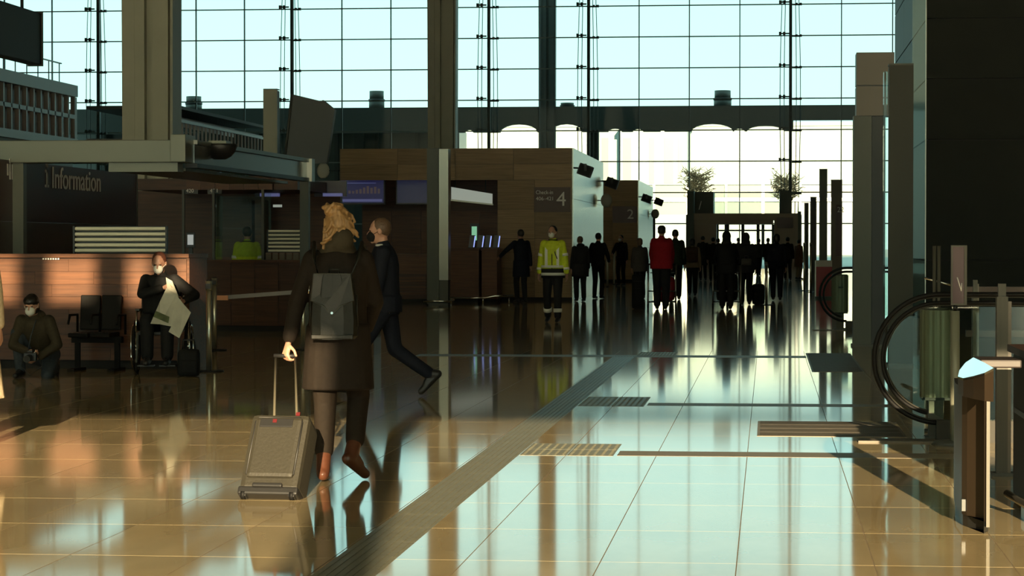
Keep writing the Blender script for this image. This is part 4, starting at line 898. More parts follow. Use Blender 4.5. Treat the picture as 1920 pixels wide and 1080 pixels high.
# ================================================================== PEOPLE
def ik(a, b, l1, l2, pole):
    d = b - a; L = d.length; mxl = (l1 + l2) * 0.999
    if L > mxl: b = a + d * (mxl / L); d = b - a; L = mxl
    c = (l1 * l1 - l2 * l2 + L * L) / (2 * L); hgt = math.sqrt(max(0, l1 * l1 - c * c)); dn = d / L
    p = pole - dn * pole.dot(dn)
    if p.length < 1e-4: p = Vector((0, 1, 0)) - dn * dn.y
    return a + dn * c + p.normalized() * hgt, b
def bm_hand(bm, wr, d, side, nrm, curl, s, fr=0.0085):
    """palm and five unequal fingers: d runs along the hand, nrm is where the palm faces, side points to the thumb"""
    d = d.normalized(); nrm = (nrm - d * nrm.dot(d)).normalized(); sd_ = d.cross(nrm)
    if sd_.dot(side) < 0: sd_ = -sd_
    for q in (-0.024, -0.008, 0.008, 0.024): bm_cap(bm, wr - d * 0.02 * s, wr + (d * 0.085 + sd_ * q) * s, 0.017 * s, 0.0135 * s, 8)
    for q, ln, ex in ((0.030, 0.072, .0), (0.010, 0.082, .05), (-0.010, 0.076, .1), (-0.030, 0.060, .2)):
        p = wr + (d * 0.085 + sd_ * q) * s; ang = 0.0
        for k, f in enumerate((0.45, 0.32, 0.23)):
            ang += curl * (0.7, 0.95, 0.7)[k] + ex * 0.3; dd = d * math.cos(ang) + nrm * math.sin(ang); p2 = p + dd * ln * f * s
            bm_cap(bm, p, p2, fr * (1.05 - .1 * k) * s, fr * (0.97 - .1 * k) * s, 8); p = p2
    p = wr + (d * 0.025 + sd_ * 0.026) * s; dd = (d * 0.55 + sd_ * 0.62 + nrm * 0.35 * (0.4 + curl)).normalized(); p2 = p + dd * 0.045 * s; bm_cap(bm, p, p2, 0.0125 * s, 0.0105 * s, 8)
    dd = (d * 0.85 + sd_ * 0.1 + nrm * 0.5 * curl).normalized(); bm_cap(bm, p2, p2 + dd * 0.035 * s, 0.0105 * s, 0.009 * s, 8)
def person(label, x, y, rz, h=1.75, feet=None, pelvis=(0, 0, .945), lean=0.04, hands=None, curls=(0.5, 0.5), elbows=None, head=(0, 0), knees=None,
           top=None, hem=0.86, flare=1.0, legs=None, shoes=None, hair=('short', None), mask=None, skin=None, vox=0.016, bvox=None, bulk=1.0, hood=None, cap=None, boots=0.0,
           palm=None, openfront=None, hivis=False, scarf=None, group=None, skirt_shift=0.0):
    s = h / 1.75
    top = top or C_BLACK; legs = legs or C_BLACK; shoes = shoes or BLACKP; skin = skin or SKIN; bvox = bvox or vox
    root = thing('person', (x, y, 0), label, 'person', rz, group or 'people in the hall')
    V = lambda a: Vector(a) * s
    feet = feet or ((-.10, 0, .08, 0, 0), (.10, 0, .08, 0, 0))
    P = V(pelvis); tdir = Vector((0, math.sin(lean), math.cos(lean))); ty = Vector((0, math.cos(lean), -math.sin(lean))); X = Vector((1, 0, 0))
    sh = [P + tdir * .475 * s + X * (sd_ * .178 * s) for sd_ in (-1, 1)]; hips = [P + X * (sd_ * .088 * s) + Vector((0, 0, -.02)) * s for sd_ in (-1, 1)]
    neck = P + tdir * .52 * s
    Rh = Euler((head[1], 0, head[0]), 'XYZ').to_matrix()
    hc = neck + tdir * .055 * s + Rh @ V((0, .028, .105)) + Vector((0, math.sin(lean) * .02, 0))
    H = lambda a: hc + Rh @ V(a)
    kn, ank = [], []
    for i in (0, 1):
        f = feet[i]; pole = Vector(knees[i]) if knees else Vector(((-.06, .06)[i], 1, 0)); k_, a_ = ik(hips[i], V(f[:3]), .43 * s, .425 * s, pole); kn.append(k_); ank.append(a_)
    hands = hands or ((-.245, .03, .80), (.245, .03, .80))
    el, wr = [], []
    for i in (0, 1):
        pole = Vector(elbows[i]) if elbows else Vector(((-.5, .5)[i], -1, 0)); e_, w_ = ik(sh[i], V(hands[i]), .285 * s, .25 * s, pole); el.append(e_); wr.append(w_)
    def foot(i):
        f = feet[i]; rot = Euler((-f[3], 0, f[4]), 'XYZ').to_matrix(); o = ank[i]
        return o + rot @ V((0, -.055, -.035)), o + rot @ V((0, .14, -.045)), o + rot @ V((0, .08, -.02)), o + rot @ V((0, .175, -.048))
    def torso(bm, g, o0=-.10, o1=.55, fl=1.0):
        prof = [(-.10, .160, .112), (0, .165, .115), (.10, .150, .106), (.22, .150, .108), (.34, .168, .116), (.43, .176, .106), (.485, .135, .085), (.53, .072, .064)]
        rr = []
        for o, rx, ry in prof:
            if o0 - .01 <= o <= o1: rr.append(ring_pts(P + tdir * o * s, X, ty, (rx * bulk + g) * s, (ry * bulk + g) * s, 18))
        bm_rings(bm, rr)
    # body: one continuous surface
    bm = bmesh.new(); torso(bm, 0)
    bm_cap(bm, neck - tdir * .04 * s, hc - Rh @ V((0, .02, .04)), .056 * s, .052 * s)
    bm_ell(bm, hc + Rh @ V((0, -.006, .012)), (.074 * s, .094 * s, .106 * s), Rh, 16); bm_ell(bm, H((0, .026, -.05)), (.054 * s, .058 * s, .068 * s), Rh)
    bm_cap(bm, H((0, .085, .005)), H((0, .108, -.026)), .010 * s, .0145 * s, 8); bm_cap(bm, H((-.03, .078, .022)), H((.03, .078, .022)), .014 * s, .014 * s, 8)
    bm_ell(bm, H((0, .078, -.062)), (.022 * s, .013 * s, .010 * s), Rh, 10); bm_ell(bm, H((0, .07, -.098)), (.022 * s, .02 * s, .018 * s), Rh, 10)
    for q in (-1, 1): bm_ell(bm, H((q * .077, -.008, -.005)), (.010 * s, .020 * s, .032 * s), Rh, 10)
    for i in (0, 1):
        bm_cap(bm, hips[i], kn[i], .078 * s, .052 * s); bm_cap(bm, kn[i], ank[i], .05 * s, .036 * s); a_, b_, c_, d_ = foot(i); bm_cap(bm, a_, b_, .032 * s, .028 * s)
        bm_cap(bm, sh[i], el[i], .05 * s, .038 * s); bm_cap(bm, el[i], wr[i], .037 * s, .026 * s)
        fd = (wr[i] - el[i]).normalized(); nr = Vector(palm[i]) if palm else Vector(((1, -1)[i], 0.15, 0)); bm_hand(bm, wr[i] + fd * .015 * s, fd, Vector((0, 1, 0)) if not palm or len(palm) < 3 else Vector(palm[2 + i]), nr, curls[i], s, .0085 if bvox < .01 else .0105)
    blob('body', bm, bvox * s, skin, root, 2)
    for q in (-1, 1):
        bm = bmesh.new(); bm_ell(bm, H((q * .031, .084, .006)), (.012 * s, .007 * s, .007 * s), Rh, 8); ob('eye', finish(bm, 'eye'), EYEM, root, smooth=True)
    # trousers
    lb_ = 1 + (bulk - 1) * .8
    bm = bmesh.new()
    rr = [ring_pts(P + tdir * o * s, X, ty, (rx * bulk + .014) * s, (ry * bulk + .014) * s, 18) for o, rx, ry in ((-.12, .13, .10), (-.05, .165, .118), (.0, .168, .118), (.08, .156, .11))]
    bm_rings(bm, rr)
    for i in (0, 1):
        bm_cap(bm, hips[i], kn[i], .098 * s * lb_, .072 * s * lb_); bm_cap(bm, kn[i], ank[i] + (kn[i] - ank[i]).normalized() * (.03 + boots) * s, .071 * s * lb_, .060 * s * lb_)
    tr_ = blob('trousers', bm, vox * s, legs, root)
    if hivis:
        for i in (0, 1):
            d_ = (kn[i] - ank[i]).normalized(); bm = bmesh.new(); bm_cyl(bm, ank[i] + d_ * .10 * s, ank[i] + d_ * .17 * s, .078 * s, .080 * s, 18); sub(ob('reflective_band', finish(bm, 'band'), C_REFL, root, smooth=True), tr_)
    # shoes
    for i in (0, 1):
        a_, b_, c_, d_ = foot(i); bm = bmesh.new(); bm_cap(bm, a_, d_ if boots == 0 else b_ + (d_ - b_) * .7, .040 * s, .034 * s); bm_cap(bm, c_, ank[i], .034 * s, .04 * s)
        bm_cap(bm, a_ + (ank[i] - a_) * 0.4, ank[i] + (kn[i] - ank[i]).normalized() * (.03 + boots) * s, .045 * s, .05 * s)
        mn = min(v.co.z for v in bm.verts)
        blob('shoe', bm, .011 * s if vox < .014 else .014 * s, shoes, root, 2)
    # jacket or coat
    bm = bmesh.new(); torso(bm, .026, -.02 if hem < .9 else .05)
    if hem * s < P.z - .03 * s:
        rr = []; n_ = 5
        for k in range(n_ + 1):
            z = P.z + .06 * s + (hem * s - P.z - .06 * s) * k / n_; f_ = 1 + (flare - 1) * (k / n_)
            rr.append(ring_pts(Vector((0, P.y + skirt_shift * s * k / n_ + tdir.y * .06 * s * (1 - k / n_), z)), X, Vector((0, 1, 0)), (.165 * bulk + .03) * f_ * s, (.115 * bulk + .034) * f_ * s, 20))
        bm_rings(bm, rr)
    for i in (0, 1):
        bm_cap(bm, sh[i] - X * ((-1, 1)[i] * .02 * s), el[i], .073 * s, .058 * s); bm_cap(bm, el[i], wr[i] - (wr[i] - el[i]).normalized() * .02 * s, .057 * s, .046 * s)
    bm_cap(bm, neck - tdir * .03 * s, neck + tdir * .015 * s, .085 * s, .073 * s)
    jk = blob('coat' if hem < .75 else 'jacket', bm, vox * s, C_HIVIS if hivis else top, root)
    if hivis:
        def band(name, z0, z1, g, m):
            bm = bmesh.new(); f = lambda z: ring_pts(Vector((0, P.y + tdir.y * (z - .945) * s, z * s)), X, Vector((0, 1, 0)), (.165 * bulk + g) * s, (.115 * bulk + g + .004) * s, 24)
            bm_rings(bm, [f(z0), f(z1)]); sub(ob(name, finish(bm, name), m, root, smooth=True), jk)
        band('dark_hem', .80, .97, .040, C_DARK); band('reflective_band', .845, .895, .043, C_REFL); band('reflective_band', .985, 1.03, .040, C_REFL)
        for q in (-1, 1):
            bm = bmesh.new(); pts_ = [Vector((q * .105, .158 - abs(z - 1.2) * .06 - max(0, z - 1.32) * .45, z)) * s for z in (1.0, 1.1, 1.2, 1.3, 1.38, 1.43)]
            bm_rings(bm, [[p + X * -.024 * s, p + X * .024 * s, p + X * .024 * s - Vector((0, .02, 0)), p + X * -.024 * s - Vector((0, .02, 0))] for p in pts_]); sub(ob('reflective_brace', finish(bm, 'brace'), C_REFL, root), jk)
        for i in (0, 1):
            for f0, f1, A_, B_ in ((.62, .80, sh[i], el[i]), (.60, .78, el[i], wr[i])):
                bm = bmesh.new(); bm_cyl(bm, A_.lerp(B_, f0), A_.lerp(B_, f1), .066 * s if A_ is sh[i] else .056 * s, None, 16); sub(ob('reflective_band', finish(bm, 'band'), C_REFL, root, smooth=True), jk)
        jz = tube('zip', [V((0, .152, .84)), V((0, .156, 1.0)), V((0, .157, 1.2)), V((0, .135, 1.36))], .008 * s, BLACKP, root, 6); sub(jz, jk)
        bm = bmesh.new(); bm_rings(bm, [ring_pts(neck - tdir * .03 * s, X, ty, .092 * s, .085 * s, 16), ring_pts(neck + tdir * .035 * s, X, ty, .082 * s, .075 * s, 16)]); sub(ob('collar', finish(bm, 'collar'), C_DARK, root, smooth=True), jk)
    if scarf:
        bm = bmesh.new(); bm_cap(bm, neck - X * .03 * s, neck + X * .03 * s, .092 * s, .092 * s); bm_ell(bm, neck + V((.0, -.01, .05)), (.10 * s, .10 * s, .06 * s)); bm_ell(bm, neck + V((.035, -.055, .085)), (.075 * s, .07 * s, .085 * s)); blob('scarf', bm, vox * s, scarf, root)
    # hair
    st, hm = hair; hm = hm or HAIRD; bm = bmesh.new()
    if st != 'none':
        bm_ell(bm, H((0, -.026, .030)), (.084 * s, .094 * s, .100 * s), Rh, 18)
        if st in ('full', 'long', 'bun', 'tail'): bm_ell(bm, H((0, -.035, -.02)), (.086 * s, .08 * s, .10 * s), Rh, 16)
        if st == 'full': bm_ell(bm, H((0, .012, .056)), (.084 * s, .088 * s, .062 * s), Rh, 16)
        if st == 'long': bm_cap(bm, H((0, -.055, -.05)), H((0, -.075, -.20)), .078 * s, .06 * s)
        if st == 'tail': bm_cap(bm, H((0, -.11, .03)), H((0, -.14, -.14)), .035 * s, .022 * s)
        if st == 'bun':
            bm_ell(bm, H((-.03, -.045, .105)), (.062 * s, .06 * s, .045 * s), Rh)
            rr_ = random.Random(3)
            for k in range(70):
                a = rr_.uniform(0, 2 * PI); e = rr_.uniform(-.9, 1.2); p = Vector((.088 * math.cos(a) * math.cos(e), -.03 + .10 * math.sin(a) * math.cos(e), .02 + .115 * math.sin(e)))
                if p.y > .03: continue
                da = rr_.uniform(.3, .8) * rr_.choice((-1, 1)); q = [p]
                for m_ in range(3): q.append(q[-1] + Vector((math.cos(a + PI / 2) * .02 * da * 2, math.sin(a + PI / 2) * .02 * da, -.022 + .02 * math.sin(m_ * 2 + a))))
                for u_, v_ in zip(q, q[1:]): bm_cap(bm, H(u_), H(v_), .010 * s, .009 * s, 6)
            for k in range(16):
                a = 2 * PI * k / 16; c0 = Vector((-.035, -.05, .125)); r0 = rr_.uniform(.045, .065)
                bm_cap(bm, H(c0 + Vector((math.cos(a) * r0, math.sin(a) * r0, rr_.uniform(-.02, .025)))), H(c0 + Vector((math.cos(a + .8) * r0 * .9, math.sin(a + .8) * r0 * .9, rr_.uniform(-.01, .04)))), .014 * s, .010 * s, 7)
            for k in range(9): bm_cap(bm, H((-.088 + .010 * k, -.06, .0)), H((-.100 + .012 * k, -.085 + .01 * (k % 2), -.13 - .02 * (k % 3))), .013 * s, .007 * s, 7)
        blob('hair', bm, (.0055 if st == 'bun' else .008 if vox < .014 else .013) * s, hm, root, 1 if st == 'bun' else 2)
    else: bm.free()
    if hood:
        bm = bmesh.new(); bm_ell(bm, neck + V((0, -.05, .02)), (.12 * s, .09 * s, .075 * s)); 
        if hood[1]: bm_ell(bm, H((0, -.03, .02)), (.10 * s, .112 * s, .125 * s), Rh, 16); bm_cap(bm, H((0, -.03, -.04)), neck, .095 * s, .10 * s)
        blob('hood', bm, vox * s, hood[0], root)
    if cap:
        bm = bmesh.new(); bm_ell(bm, H((0, -.012, .055)), (.086 * s, .102 * s, .075 * s), Rh, 18); bm_ell(bm, H((0, .10, .04)), (.06 * s, .06 * s, .010 * s), Rh, 14); blob('cap', bm, .009 * s if vox < .014 else .012 * s, cap, root, 1)
    if mask:
        bm = bmesh.new(); bm_ell(bm, H((0, .062, -.048)), (.056 * s, .062 * s, .056 * s), Rh, 16); o = blob('mask', bm, .009 * s, mask, root, 2)
        for q in (-1, 1): sub(tube('mask_loop', [H((q * .05, .06, -.03)), H((q * .075, .02, -.012)), H((q * .082, -.01, .008))], .0025 * s, mask, root, 6), o)
    return root, dict(P=P, sh=sh, wr=wr, el=el, hc=hc, kn=kn, ank=ank, s=s, neck=neck, tdir=tdir)
def on_floor(root, px, py): pass
WALK = lambda st, lift=.0: ((-.09, st, .08, 0, 0), (.09, -st, .08 + lift, 0.0, 0))

# ---- the woman with the trolley case
wg = G(634, 902); wx, wy = wg.x, wg.y
woman, wj = person('woman seen from behind in a long brown coat pulling a suitcase', wx, wy, 0.04, 1.68, feet=((-.085, -.06, .085, 0.05, 0.05), (.10, .0, .155, 0.48, -0.5)), pelvis=(0, 0, .935), lean=.03,
    hands=((-.335, -.16, .74), (.15, .25, .96)), elbows=((-.6, -.6, -.2), (.8, -.6, -.3)), curls=(1.05, .7), top=C_COAT, hem=.585, flare=1.14, legs=C_TROU, shoes=LEATHB, hair=('bun', HAIRB), vox=.011, bvox=.0068, boots=.09, scarf=C_OLIVE, bulk=1.06,
    palm=((.3, .2, -1), (-1, .2, 0), (1, .3, 0), (0, 1, 0)), head=(0.2, 0.05))
s_ = wj['s']
tube('coat_vent', [(0.0, -.158, .60), (0, -.156, .72), (0, -.150, .82)], .004, C_BLACK, woman, 6)
# backpack
bp_c = Vector((wx - .005, wy - .17, 0)); bz0, bz1 = ZW(636, wy - .2, 625), ZW(514, wy - .2, 625)
bp = thing('backpack', (XW(626, wy - .2), wy - .155, bz0), 'black leather flap backpack on the back of the woman in the brown coat', 'backpack', 0.04)
bw, bh = (XW(668, wy) - XW(583, wy)) / 2, bz1 - bz0
bm = bmesh.new()
bm_rings(bm, [[Vector((x_ * bw * k, y_, z)) for x_, y_ in ((-1, -.005), (-1.02, -.06), (-.9, -.115), (-.5, -.14), (0, -.145), (.5, -.14), (.9, -.115), (1.02, -.06), (1, -.005))] for z, k in ((0.0, .86), (.02, .98), (.12, 1.0), (.26, .92), (bh - .03, .80), (bh, .70))])
ob('bag_body', finish(bm, 'bag_body'), LEATHER, bp)
bm = bmesh.new(); out = [(-.80, bh + .004), (.80, bh + .004), (.93, bh * .60), (.35, bh * .52), (0.0, bh * .36), (-.35, bh * .52), (-.93, bh * .60)]
fv = [bm.verts.new((x_ * bw, -.150 + .018 * abs(x_) ** 2, z)) for x_, z in out]; bv = [bm.verts.new((x_ * bw, -.136 + .018 * abs(x_) ** 2, z)) for x_, z in out]
bm.faces.new(fv); bm.faces.new(bv[::-1])
for k in range(len(out)): bm.faces.new((fv[k], bv[k], bv[(k + 1) % 7], fv[(k + 1) % 7]))
fl_ = ob('flap', finish(bm, 'flap'), LEATHER, bp)
fpp = tube('flap_piping', [(x_ * bw, -.152 + .018 * abs(x_) ** 2, z) for x_, z in out] , .004, mat('leather_edge', (0.05, 0.05, 0.042), 0.3), bp, 6, True); sub(fpp, fl_)
tube('grab_handle', [(-.03, -.05, bh), (-.03, -.05, bh + .03), (.03, -.05, bh + .03), (.03, -.05, bh)], .006, LEATHER, bp, 6)
for q in (-1, 1):
    tube('strap', [(q * bw * .7, -.01, bh - .03), (q * bw * .95, .04, bh + .10), (q * bw * 1.05, .13, bh + .19), (q * bw * 1.15, .25, bh + .12)], .013, LEATHER, bp, 8)
    tube('side_strap', [(q * bw * 1.02, -.06, bh * .2), (q * bw * 1.0, -.075, bh * .68)], .005, LEATHER, bp, 6)
snp = cyl('snap', (0, -.153, bh * .41), (0, -.148, bh * .41), .008, CHROME, bp, n=12); sub(snp, fl_); tube('zip_pull', [(-bw * 1.05, -.06, bh * .82), (-bw * 1.08, -.07, bh * .70)], .004, CHROME, bp, 6)
box('base_panel', (-bw * .9, -.147, .004), (bw * .9, -.12, .03), LEATHER, bp, .005)
# suitcase
g0 = G(500, 938)
case = thing('suitcase', (g0.x, g0.y, 0), 'dark olive trolley suitcase pulled by the woman in the brown coat', 'suitcase', -0.10)
tilt = Matrix.Translation((0, 0.0, 0.035)) @ Matrix.Rotation(-math.radians(33), 4, 'X')
cw, chh, cd = .175, .52, .22
def cpt(p): return tilt @ Vector(p)
bm = bmesh.new(); bm_box(bm, (-cw, 0, .02), (cw, cd, chh), .035, tilt); ob('shell', finish(bm, 'shell'), SHELL, case, smooth=False)
bm = bmesh.new(); bm_box(bm, (-cw * .80, -.022, .10), (cw * .80, .03, chh - .03), .03, tilt); fp = ob('front_pocket', finish(bm, 'pocket'), SHELL, case)
bm = bmesh.new(); bm_box(bm, (-cw * .62, -.028, chh - .10), (cw * .50, -.015, chh - .045), .004, tilt); ob('top_flap', finish(bm, 'flap'), BLACKP, case)
bm = bmesh.new(); bm_box(bm, (-cw * .5, -.03, .035), (cw * .5, .0, .06), .008, tilt); ob('bottom_grip', finish(bm, 'grip'), BLACKP, case)
bm = bmesh.new(); bm_box(bm, (-cw * 1.01, -.004, .0), (cw * 1.01, cd * .7, .05), .012, tilt); ob('base_guard', finish(bm, 'guard'), BLACKP, case)
pzp = tube('pocket_zip', [cpt(p) for p in ((-cw * .8, -.010, .12), (-cw * .8, -.010, chh - .06), (-cw * .7, -.010, chh - .03), (cw * .7, -.010, chh - .03), (cw * .8, -.010, chh - .06), (cw * .8, -.010, .12))], .004, BLACKP, case, 6); sub(pzp, fp)
for q in (-1, 1):
    c0 = cpt((q * cw * .82, .03, -.005)); c0.z = .028
    wl = cyl('wheel', c0 + Vector((-.012, 0, 0)), c0 + Vector((.012, 0, 0)), .028, RUBBER, case); sub(cyl('wheel_hub', c0 + Vector((-.014, 0, 0)), c0 + Vector((.014, 0, 0)), .013, CHROME, case), wl)
    bm = bmesh.new(); bm_box(bm, (q * cw * .82 - .02, .0, -.012), (q * cw * .82 + .02, .06, .03), .005, tilt); ob('wheel_fork', finish(bm, 'fork'), BLACKP, case)
# pull handle reaches the hand
inv = case.matrix_basis.inverted() if False else (Matrix.Translation(case.location) @ Matrix.Rotation(-0.10, 4, 'Z')).inverted()
hw_world = Matrix.Translation((wx, wy, 0)) @ Matrix.Rotation(0.04, 4, 'Z') @ (wj['wr'][0] + (wj['wr'][0] - wj['el'][0]).normalized() * .10)
hl = inv @ hw_world
RODM = mat('rod_aluminium', (0.12, 0.108, 0.075), 0.5, 0.2)
a0, a1 = cpt((-.085, cd * .75, chh - .01)), cpt((.055, cd * .75, chh - .01))
tube('handle_rod', [a0, hl + Vector((-.062, 0, -.01))], .0075, RODM, case, 8); tube('handle_rod', [a1, hl + Vector((.062, 0, -.01))], .0075, RODM, case, 8)
tube('handle_grip', [hl + Vector((-.072, 0, 0)), hl + Vector((.072, 0, 0))], .012, BLACKP, case, 10)
for p in ((-.02, -.032, chh - .06), (.10, .0, chh + .004)):
    bm = bmesh.new(); bm_box(bm, (p[0] - .012, p[1], p[2] - .014), (p[0] + .012, p[1] + .006, p[2] + .008), 0, tilt); ob('red_tag', finish(bm, 'tag'), mat('dark_red_tag', (0.09, 0.006, 0.008), 0.5), case)
tube('top_carry_handle', [cpt((-.06, cd * .4, chh)), cpt((-.05, cd * .4, chh + .025)), cpt((.05, cd * .4, chh + .025)), cpt((.06, cd * .4, chh))], .009, BLACKP, case, 8)

# ---- the man in the suit, walking to the left
mg = G(722, 745)
suit, _ = person('man in a dark suit and black mask striding past the woman', mg.x, mg.y + .1, PI / 2 + .12, 1.76, feet=((-.06, .42, .09, -0.15, 0), (.07, -.42, .20, 0.75, 0)), pelvis=(0, 0, .89), lean=.06,
    hands=((-.24, .12, .80), (.25, -.06, .80)), top=C_NAVY, hem=.80, legs=C_NAVY, shoes=BLACKP, hair=('short', HAIRG), mask=C_BLACK, vox=.012, bvox=.008, head=(0, -.06))
bm = bmesh.new(); nk = _['neck']; bm_rings(bm, [ring_pts(nk + Vector((0, 0, -.005)), Vector((1, 0, 0)), Vector((0, 1, 0)), .086, .078, 16), ring_pts(nk + Vector((0, .01, .035)), Vector((1, 0, 0)), Vector((0, 1, 0)), .068, .064, 16)]); ob('shirt_collar', finish(bm, 'collar'), WHITE, suit, smooth=True)

# ---- crouching photographer
pg = G(72, 708)
ph, pj = person('photographer kneeling on the floor in an olive parka holding a camera', pg.x, pg.y, PI - .05, 1.70, feet=((-.11, -.25, .11, 1.2, 0), (.17, .10, .08, 0, 0)), pelvis=(0, -.20, .27), lean=.68, knees=((-.12, 1, -.15), (.35, 1, .8)),
    hands=((-.10, .26, .24), (.02, .28, .30)), curls=(.9, .9), elbows=((-1, -.3, -.3), (1, -.3, -.3)), top=C_OLIVE, hem=.95, legs=C_JEAN, hair=('full', HAIRD), mask=MASKW, head=(0.05, -.22), vox=.012, bvox=.0075, palm=((1, .4, 0), (-1, .4, 0), (0, 0, 1), (0, 0, 1)), hood=(C_OLIVE, False))
tube('lanyard', [(-.05, pj['neck'].y + .08, pj['neck'].z - .02), (0, .24, .45), (.01, .28, .32)], .006, C_JEAN, ph, 6)
mid = (pj['wr'][0] + pj['wr'][1]) / 2 + Vector((0, .09, -.02)); mw = Matrix.Translation(ph.location) @ Matrix.Rotation(PI - .05, 4, 'Z')
cw_ = mw @ mid
ca = thing('camera', cw_, 'black camera held low by the kneeling photographer', 'camera', PI - .05)
box('body', (-.07, -.03, -.045), (.07, .03, .045), BLACKP, ca, .01); box('prism_hump', (-.03, -.03, .045), (.03, .025, .07), BLACKP, ca, .008); ln_ = cyl('lens', (0, .03, -.005), (0, .12, -.02), .036, BLACKP, ca); sub(tube('lens_ring', [(.035 * math.cos(k * PI / 8), .12, -.02 + .035 * math.sin(k * PI / 8)) for k in range(16)], .004, STEELD, ca, 6, True), ln_); cyl('shutter', (-.05, .0, .045), (-.05, .0, .055), .010, CHROME, ca)
tube('strap', [(-.075, 0, .02), (-.12, -.03, -.10), (0, .02, -.20), (.10, 0, -.10), (.075, 0, .02)], .006, BLACKP, ca, 6)

# ---- seated man with newspaper in a wheelchair
sg = G(288, 703); swr = PI + .14
man, sj = person('seated man in a black coat and white mask holding a newspaper', sg.x, sg.y + .35, swr, 1.74, feet=((-.11, .42, .19, 0, 0), (.11, .42, .19, 0, 0)), pelvis=(0, 0, .585), lean=.16, hands=((-.30, .37, .83), (-.05, .39, .97)), elbows=((-1, 0, -.6), (1, .2, -.6)),
    curls=(.6, .7), top=C_BLACK, hem=.95, legs=C_BLACK, hair=('short', HAIRR), mask=MASKW, head=(-.10, -.30), vox=.012, bvox=.008, palm=((0, 1, 0), (-.6, 1, 0), (0, 0, 1), (-1, 0, .3)), bulk=1.2, skin=SKIND)
M_ = Matrix.Translation(man.location) @ Matrix.Rotation(swr, 4, 'Z')
wc = thing('wheelchair', (man.location.x, man.location.y, 0), 'black wheelchair with chrome fittings carrying the newspaper reader', 'wheelchair', swr)
box('seat', (-.22, -.16, .44), (.22, .30, .475), BLACKP, wc, .01); box('backrest', (-.21, -.225, .50), (.21, -.195, .92), C_BLACK, wc, .008)
for q in (-1, 1):
    tube('frame', [(q * .23, -.21, .98), (q * .23, -.21, .48), (q * .23, .28, .46), (q * .23, .42, .14)], .013, STEELD, wc, 8); tube('armrest_tube', [(q * .25, -.2, .50), (q * .25, -.2, .70), (q * .25, .22, .70), (q * .25, .26, .48)], .012, CHROME, wc, 8)
    box('arm_pad', (q * .25 - .025, -.16, .705), (q * .25 + .025, .16, .73), BLACKP, wc, .008); tube('push_handle', [(q * .23, -.21, .95), (q * .23, -.32, .97)], .016, RUBBER, wc, 8)
    wl = tube('wheel', [(q * .29, -.12 + .29 * math.cos(a * PI / 14), .30 + .29 * math.sin(a * PI / 14)) for a in range(28)], .018, RUBBER, wc, 8, True); pr_ = tube('push_rim', [(q * .325, -.12 + .24 * math.cos(a * PI / 14), .30 + .24 * math.sin(a * PI / 14)) for a in range(28)], .008, CHROME, wc, 6, True); sub(pr_, wl)
    bm = bmesh.new()
    for a in range(10): bm_cyl(bm, (q * .29, -.12, .30), (q * .29, -.12 + .28 * math.cos(a * PI / 5), .30 + .28 * math.sin(a * PI / 5)), .003, n=5)
    o = ob('spokes', finish(bm, 'spokes'), CHROME, wc); o['kind'] = 'stuff'; sub(o, wl); sub(cyl('hub', (q * .265, -.12, .30), (q * .315, -.12, .30), .03, CHROME, wc), wl)
    tube('caster', [(q * .23, .34 + .07 * math.cos(a * PI / 8), .085 + .07 * math.sin(a * PI / 8)) for a in range(16)], .014, RUBBER, wc, 8, True); cyl('caster_hub', (q * .23 - .015, .34, .085), (q * .23 + .015, .34, .085), .025, CHROME, wc); tube('caster_fork', [(q * .23, .30, .40), (q * .23, .32, .18), (q * .23, .34, .085)], .011, CHROME, wc, 8)
    box('footplate', (q * .12 - .09, .36, .10), (q * .12 + .09, .52, .118), BLACKP, wc, .004)
# newspaper
np_ = thing('newspaper', AT(318, 612, sg.y - .19), 'open grey-white newspaper held by the seated man', 'newspaper')
def sheet(name, pix, dy, m, dz=0.0, bend=.0):
    c0 = np_.location; bm = bmesh.new(); f, b2 = [], []
    for k, (px, py) in enumerate(pix):
        p = AT(px, py, c0.y + dy[k]) - c0; f.append(bm.verts.new(p + Vector((0, dz, 0)))); b2.append(bm.verts.new(p + Vector((0, dz + .004, 0))))
    bm.faces.new(f); bm.faces.new(b2[::-1]); nn = len(f)
    for k in range(nn): bm.faces.new((f[k], b2[k], b2[(k + 1) % nn], f[(k + 1) % nn]))
    return ob(name, finish(bm, name), m, np_)
sheet('left_page', [(282, 607), (300, 565), (312, 540), (330, 552), (321, 612), (300, 608)], (-.06, -.02, .02, .0, .05, .0), PAPER)
sheet('right_page', [(330, 552), (344, 570), (358, 586), (336, 634), (316, 622), (321, 612)], (.0, -.03, -.06, -.02, .04, .05), PAPER)
sheet('photo_print', [(288, 594), (293, 583), (318, 594), (316, 606)], (-.05, -.04, .02, .03), PAPER2, -.012)
sheet('rear_page', [(310, 520), (322, 527), (334, 556), (326, 580), (313, 545)], (.08, .06, .06, .09, .09), PAPER, .02)
dbg = G(340, 705)
db = thing('shoulder_bag', (dbg.x + .10, dbg.y - .06, 0), 'bulky black bag on the floor beside the wheelchair', 'bag', .2)
bm = bmesh.new(); bm_box(bm, (-.12, -.1, 0.0), (.12, .12, .30), .05); ob('body', finish(bm, 'bag'), C_BLACK, db, smooth=True); tube('handle', [(-.07, 0, .29), (-.06, 0, .40), (.06, 0, .40), (.07, 0, .29)], .012, BLACKP, db, 8); box('pocket', (-.09, -.125, .04), (.09, -.09, .18), C_BLACK, db, .015)

# ---- person at the left edge in a long pale coat
eg = AT(-62, 750, 17.0)
person('person in a long cream coat standing at the edge by the photographer', eg.x, 17.0, 0.0, 1.70, top=C_CREAM, hem=.36, flare=1.45, legs=C_BLACK, vox=.014, hair=('short', HAIRD), mask=MASKW)

